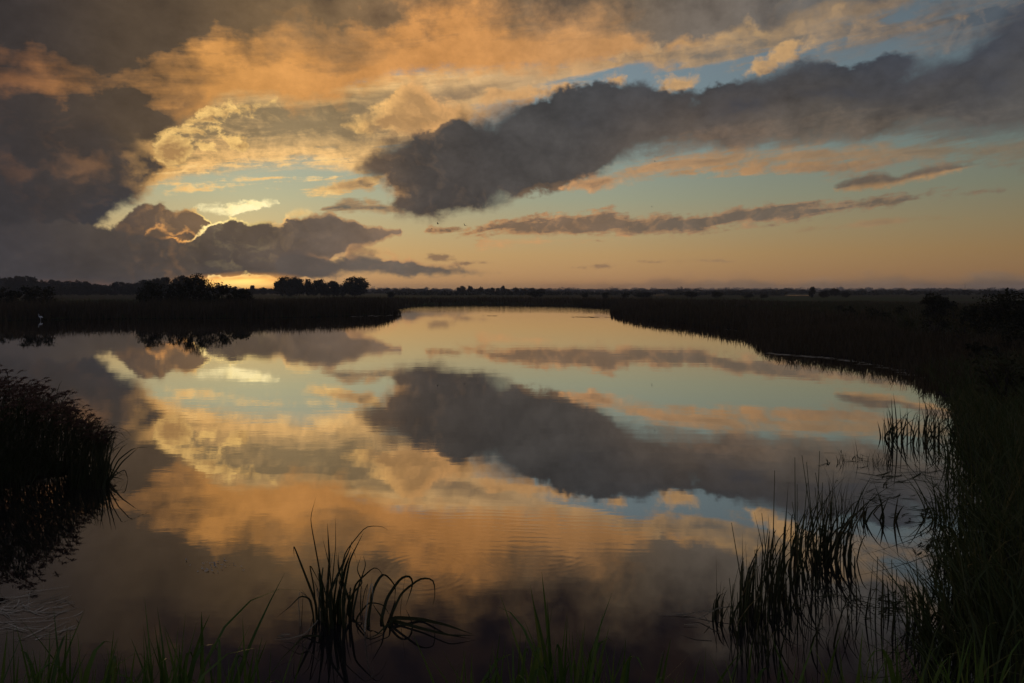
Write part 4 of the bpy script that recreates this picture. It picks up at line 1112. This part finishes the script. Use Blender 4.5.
for a in (
    ('thick green tuft in the bottom corner under the reed stand', 14, 616, 16, 2.3, 101, 20),
    ('tuft with one long blade leaning to the lake, next to the corner tuft', 40, 632, 10, 2.3, 102, 16),
    ('low tuft with a broad slanting blade, third along from the corner', 66, 648, 10, 2.25, 103, 14),
    ('tuft of thin upright blades under the dark open water', 86, 652, 8, 2.35, 104, 12),
    ('tuft with a blunt bent blade pointing at the middle of the lake', 110, 645, 6, 2.3, 105, 14),
    ('tall thin tuft with a single seed stalk over dark water', 165, 617, 14, 2.5, 106, 16),
    ('bushy tuft with arching pale tips beside the seed stalk', 196, 636, 14, 2.4, 107, 16),
    ('short dense tuft between the arching one and the lone water plant', 150, 648, 10, 2.3, 108, 12),
    ('pair of upright blades left of the lone water plant', 232, 644, 6, 2.3, 109, 7),
    ('slim tuft leaning towards the lone water plant', 258, 646, 6, 2.3, 110, 8),
    ('short tuft right of the lone water plant under its longest leaf', 452, 655, 8, 2.3, 111, 9),
    ('thin tuft with a fine stalk next to the crossing blades', 478, 648, 8, 2.3, 112, 9),
    ('tuft with two crossing blades near the tallest spear', 516, 622, 10, 2.3, 113, 12),
    ('tall spear-shaped tuft, the tallest green blade at the bottom middle', 563, 604, 12, 2.3, 114, 11),
    ('upright tuft close beside the tallest spear', 584, 634, 8, 2.35, 115, 8),
    ('tuft with a thick bent blade and drooping tips near the pale dead leaves', 618, 632, 10, 2.3, 116, 12),
    ('low dark tuft under the pale dead leaves', 660, 662, 7, 2.3, 117, 12),
    ('low tuft under the loose reed clump', 712, 664, 9, 2.3, 118, 12),
    ('green tuft under the dense upright reeds', 770, 654, 10, 2.3, 119, 14),
    ('green tuft with long blades under the tallest reed clump', 822, 640, 12, 2.4, 120, 14),
    ('green tuft leaning at the foot of the sparse reeds', 880, 648, 10, 2.4, 121, 14),
    ('green tuft before the arching sedge of the near bank', 932, 640, 12, 2.4, 122, 16),
    ('green tuft in the bottom corner before the big dark sedge', 990, 636, 16, 2.4, 123, 22)):
    tuft(*a)

# ---------------------------------------------------------------- pale dead leaves lying on and over the water
def dead_leaf(label, lines, d, seed, name='dead_reed'):
    R = np.random.default_rng(seed)
    cx = along(lines[0][0][0], d); g = Geo()
    for pts in lines:
        dd = R.uniform(-.12, .12)
        P = [((a - CX) / FOC * (d + dd) - cx, dd, max(.012, EYE + (HZ - b) / FOC * (d + dd))) for a, b in pts]
        poly_leaf(P, R.uniform(.008, .014), g, 12, R.uniform(-.6, .6))
    o = g.out(name, M_STRAW); o.location = (cx, d, 0)
    return tag(o, label, 'dead reed')
dead_leaf('pale dead reed stalk bent down to the water before the loose reed clump', [[(735, 606), (712, 609), (690, 622), (668, 642), (655, 654)], [(720, 607), (700, 618), (684, 634)], [(712, 611), (696, 612), (680, 617)], [(690, 624), (688, 640), (676, 646)], [(684, 640), (694, 648), (700, 656)], [(704, 616), (710, 630), (706, 640)]], 6.2, 201)
dead_leaf('pale dead leaf floating beside the lone water plant', [[(318, 620), (305, 634), (288, 650), (274, 662)], [(290, 648), (280, 650)], [(284, 655), (276, 664)]], 5.9, 202)
# floating scraps: reed litter by the stand, foam flecks, weed in the bay
def floats(name, label, cat, spots, mat, seed):
    R = np.random.default_rng(seed); g = Geo()
    for px, py, rx, ry, n, l0, l1, w, adir in spots:
        for k in range(n):
            x, y = on_water(px + R.normal() * rx, py + R.normal() * ry)
            a = adir + R.normal() * .7; l = R.uniform(l0, l1); b = R.normal() * .25
            t = np.linspace(-.5, .5, 5)
            P = np.stack([x + np.cos(a + b * t) * l * t, y + np.sin(a + b * t) * l * t, np.full(5, .004 + .004 * R.random()) + .03 * R.random() * np.abs(t)], -1)
            sd = np.stack([-np.sin(a + b * t), np.cos(a + b * t), np.full(5, .15)], -1)
            v, q = ribbons(P[None], (w * R.uniform(.5, 1.2) * (1 - (2 * t) ** 4 * .9))[None], sd[None]); g.add(v, q)
    return tag(g.out(name, mat), label, cat, kind='stuff')
floats('reed_litter', 'pale reed litter floating at the foot of the big reed stand', 'reed litter', [(20, 612, 22, 7, 38, .15, .6, .012, .3), (58, 612, 12, 12, 14, .06, .2, .018, 1.0), (30, 628, 20, 8, 14, .1, .4, .012, .6)], M_STRAW, 301)
floats('foam_flecks', 'scattered pale flecks drifting on the dark open water', 'flecks', [(215, 566, 12, 3, 34, .01, .035, .012, 0), (205, 570, 6, 2, 10, .01, .05, .012, 0)], M_FLECK, 302)
floats('floating_weed', 'dark weed and dead leaves floating in the bay by the near bank', 'water weed', [(905, 478, 22, 5, 30, .1, .7, .022, .1), (880, 497, 18, 8, 24, .05, .5, .018, .1), (925, 512, 16, 10, 40, .04, .3, .025, .2), (893, 606, 12, 8, 70, .02, .12, .018, 0), (835, 600, 30, 4, 12, .1, .6, .012, 0), (935, 545, 14, 6, 40, .04, .3, .02, 0), (860, 462, 24, 4, 24, .1, .6, .014, 0)], M_REED, 303)
floats('floating_weed', 'thin dark streaks of weed lying on the far water', 'water weed', [(586, 317.2, 7, .25, 26, .3, 1.2, .25, 0), (490, 315.8, 5, .2, 10, .3, 1.0, .2, 0), (385, 315.8, 10, .3, 10, .2, .8, .12, 0), (745, 332, 6, .4, 16, .2, .7, .1, 0)], M_FARREED, 304)

sp = [(726 + 5 * k, 328.6 + .5 * k, 3, .25, 4, .3, 1.0, .10, .2) for k in range(5)]
sp += [(x_, np.interp(x_, [770, 810, 850, 890, 930], [353.6, 356.6, 360.6, 368, 379.5]), 4, .35, 5, .2, .8, .05, -.2) for x_ in range(772, 932, 9)]
sp += [(x_, np.interp(x_, [357, 397], [316.6, 315.0]), 3, .15, 3, .3, 1.0, .10, 0) for x_ in range(357, 398, 8)]
floats('scum_line', 'thin pale line of scum and straw along the foot of the reeds', 'scum', sp, M_STRAW, 305)

# ---------------------------------------------------------------- birds
def skin_body(name, verts, edges, radii, mat, loc, levels=2):
    me = bpy.data.meshes.new(name); me.from_pydata(verts, edges, []); me.materials.append(mat)
    o = bpy.data.objects.new(name, me); o.location = loc; COL.objects.link(o)
    md = o.modifiers.new('skin', 'SKIN'); md.use_smooth_shade = True
    for k, r in enumerate(radii): me.skin_vertices[0].data[k].radius = (r, r)
    me.skin_vertices[0].data[0].use_root = True
    ss = o.modifiers.new('sub', 'SUBSURF'); ss.levels = levels; ss.render_levels = levels
    return o
# the egret wades at the foot of the far reeds, facing away from the sunset
ex, ey = on_water(40, 320.5)
eg = skin_body('egret', [(0, 0, .50), (.16, 0, .56), (.30, 0, .50), (.40, 0, .40), (-.12, 0, .60), (-.20, 0, .72), (-.14, 0, .84), (-.20, 0, .95), (-.27, 0, .965), (.08, .05, .30), (.08, .05, -.1), (.12, -.05, .30), (.16, -.05, -.1)],
    [(0, 1), (1, 2), (2, 3), (0, 4), (4, 5), (5, 6), (6, 7), (7, 8), (0, 9), (9, 10), (0, 11), (11, 12)], [.13, .14, .10, .04, .06, .035, .03, .04, .02, .018, .012, .018, .012], M_FEATHER, (ex, ey, 0))
eg.scale = (.68, .68, .68)
tag(eg, 'white egret wading at the foot of the dark reeds', 'bird')
bg_ = Geo(); v, q, t = tube([(-.27, 0, .965), (-.34, 0, .955), (-.41, 0, .94)], [.018, .013, .003], 5); bg_.add(v, q, t)
bg_.out('bill', M_BILL, eg)

def flying(label, px, py, d, span, seed, rot):
    R = np.random.default_rng(seed)
    g = Geo()
    # body: a slim spindle; wings: thin bent slabs
    t = np.linspace(0, 1, 9)
    L = span * .52
    pts = np.stack([np.zeros(9), (t - .5) * L, .02 * np.sin(t * pi)], -1)
    v, q, tr = tube(pts, span * .062 * np.sin(t * pi * .93 + .12) ** .8, 8); g.add(v, q, tr)
    for s in (-1, 1):
        up = R.uniform(.16, .30)
        S = [(0, .05, .03, .20), (.22, .07, .03 + up * .55, .19), (.38, .01, .03 + up * .9, .13), (.5, -.07, .03 + up, .03)]
        tv, bv = [], []
        for a, yy, zz, ch in S:
            for k, (f, th) in enumerate(((.5, 0), (0, .012), (-.5, 0))):
                tv.append((s * a * span, (yy + f * ch) * span, zz * span + th * span)); bv.append((s * a * span, (yy + f * ch) * span, zz * span - .006 * span))
        q = []
        for a in range(3):
            for c in range(2):
                i0 = a * 3 + c
                q += [(i0, i0 + 1, i0 + 4, i0 + 3), (12 + i0, 12 + i0 + 3, 12 + i0 + 4, 12 + i0 + 1)]
        g.add(np.array(tv + bv), np.array(q))
    o = g.out('flying_bird', M_BIRD, smooth=True)
    o.location = (along(px, d), d, EYE + (HZ - py) / FOC * d); o.rotation_euler = (R.uniform(-.2, .2), rot, R.uniform(.7, 1.5))
    return tag(o, label, 'bird', 'birds flying under the clouds')
flying('dark bird flying below the tip of the great dark cloud, topmost of its pair', 438, 224, 150, 1.0, 1, .3)
flying('dark bird flying ahead of the pair below the great dark cloud', 465, 225.5, 150, 1.05, 2, .5)
flying('faint lower bird of the pair below the great dark cloud', 432, 229, 190, .9, 3, .2)
flying('dark bird in the clear gap over the bright scrap of cloud', 242, 201, 170, .95, 4, .6)
flying('tiny bird speck over the warm edge of the great cloud', 655, 161.5, 400, 1.5, 5, .2)
flying('tiny bird speck over the long thin cloud streak', 652, 207, 420, 1.5, 6, .3)

# a thin mast on the horizon
mx_, md_ = along(965, 900), 900
mg = Geo()
v, q, t = tube([(0, 0, -.5), (0, 0, 7), (0, 0, 13.0)], [.28, .22, .10], 8); mg.add(v, q, t)
mo = mg.out('mast', M_STEEL); mo.location = (mx_, md_, float(gz(mx_, md_)))
tag(mo, 'thin mast standing above the far trees on the horizon', 'mast')

# ---------------------------------------------------------------- render
SC.render.engine = 'CYCLES'
cy_ = SC.cycles
cy_.max_bounces = 6; cy_.diffuse_bounces = 2; cy_.glossy_bounces = 3; cy_.transmission_bounces = 2; cy_.volume_bounces = 1; cy_.transparent_max_bounces = 4
cy_.caustics_reflective = False; cy_.caustics_refractive = False
cy_.use_adaptive_sampling = True; cy_.adaptive_threshold = 0.012
cy_.use_denoising = True
cy_.volume_step_rate = 1.0
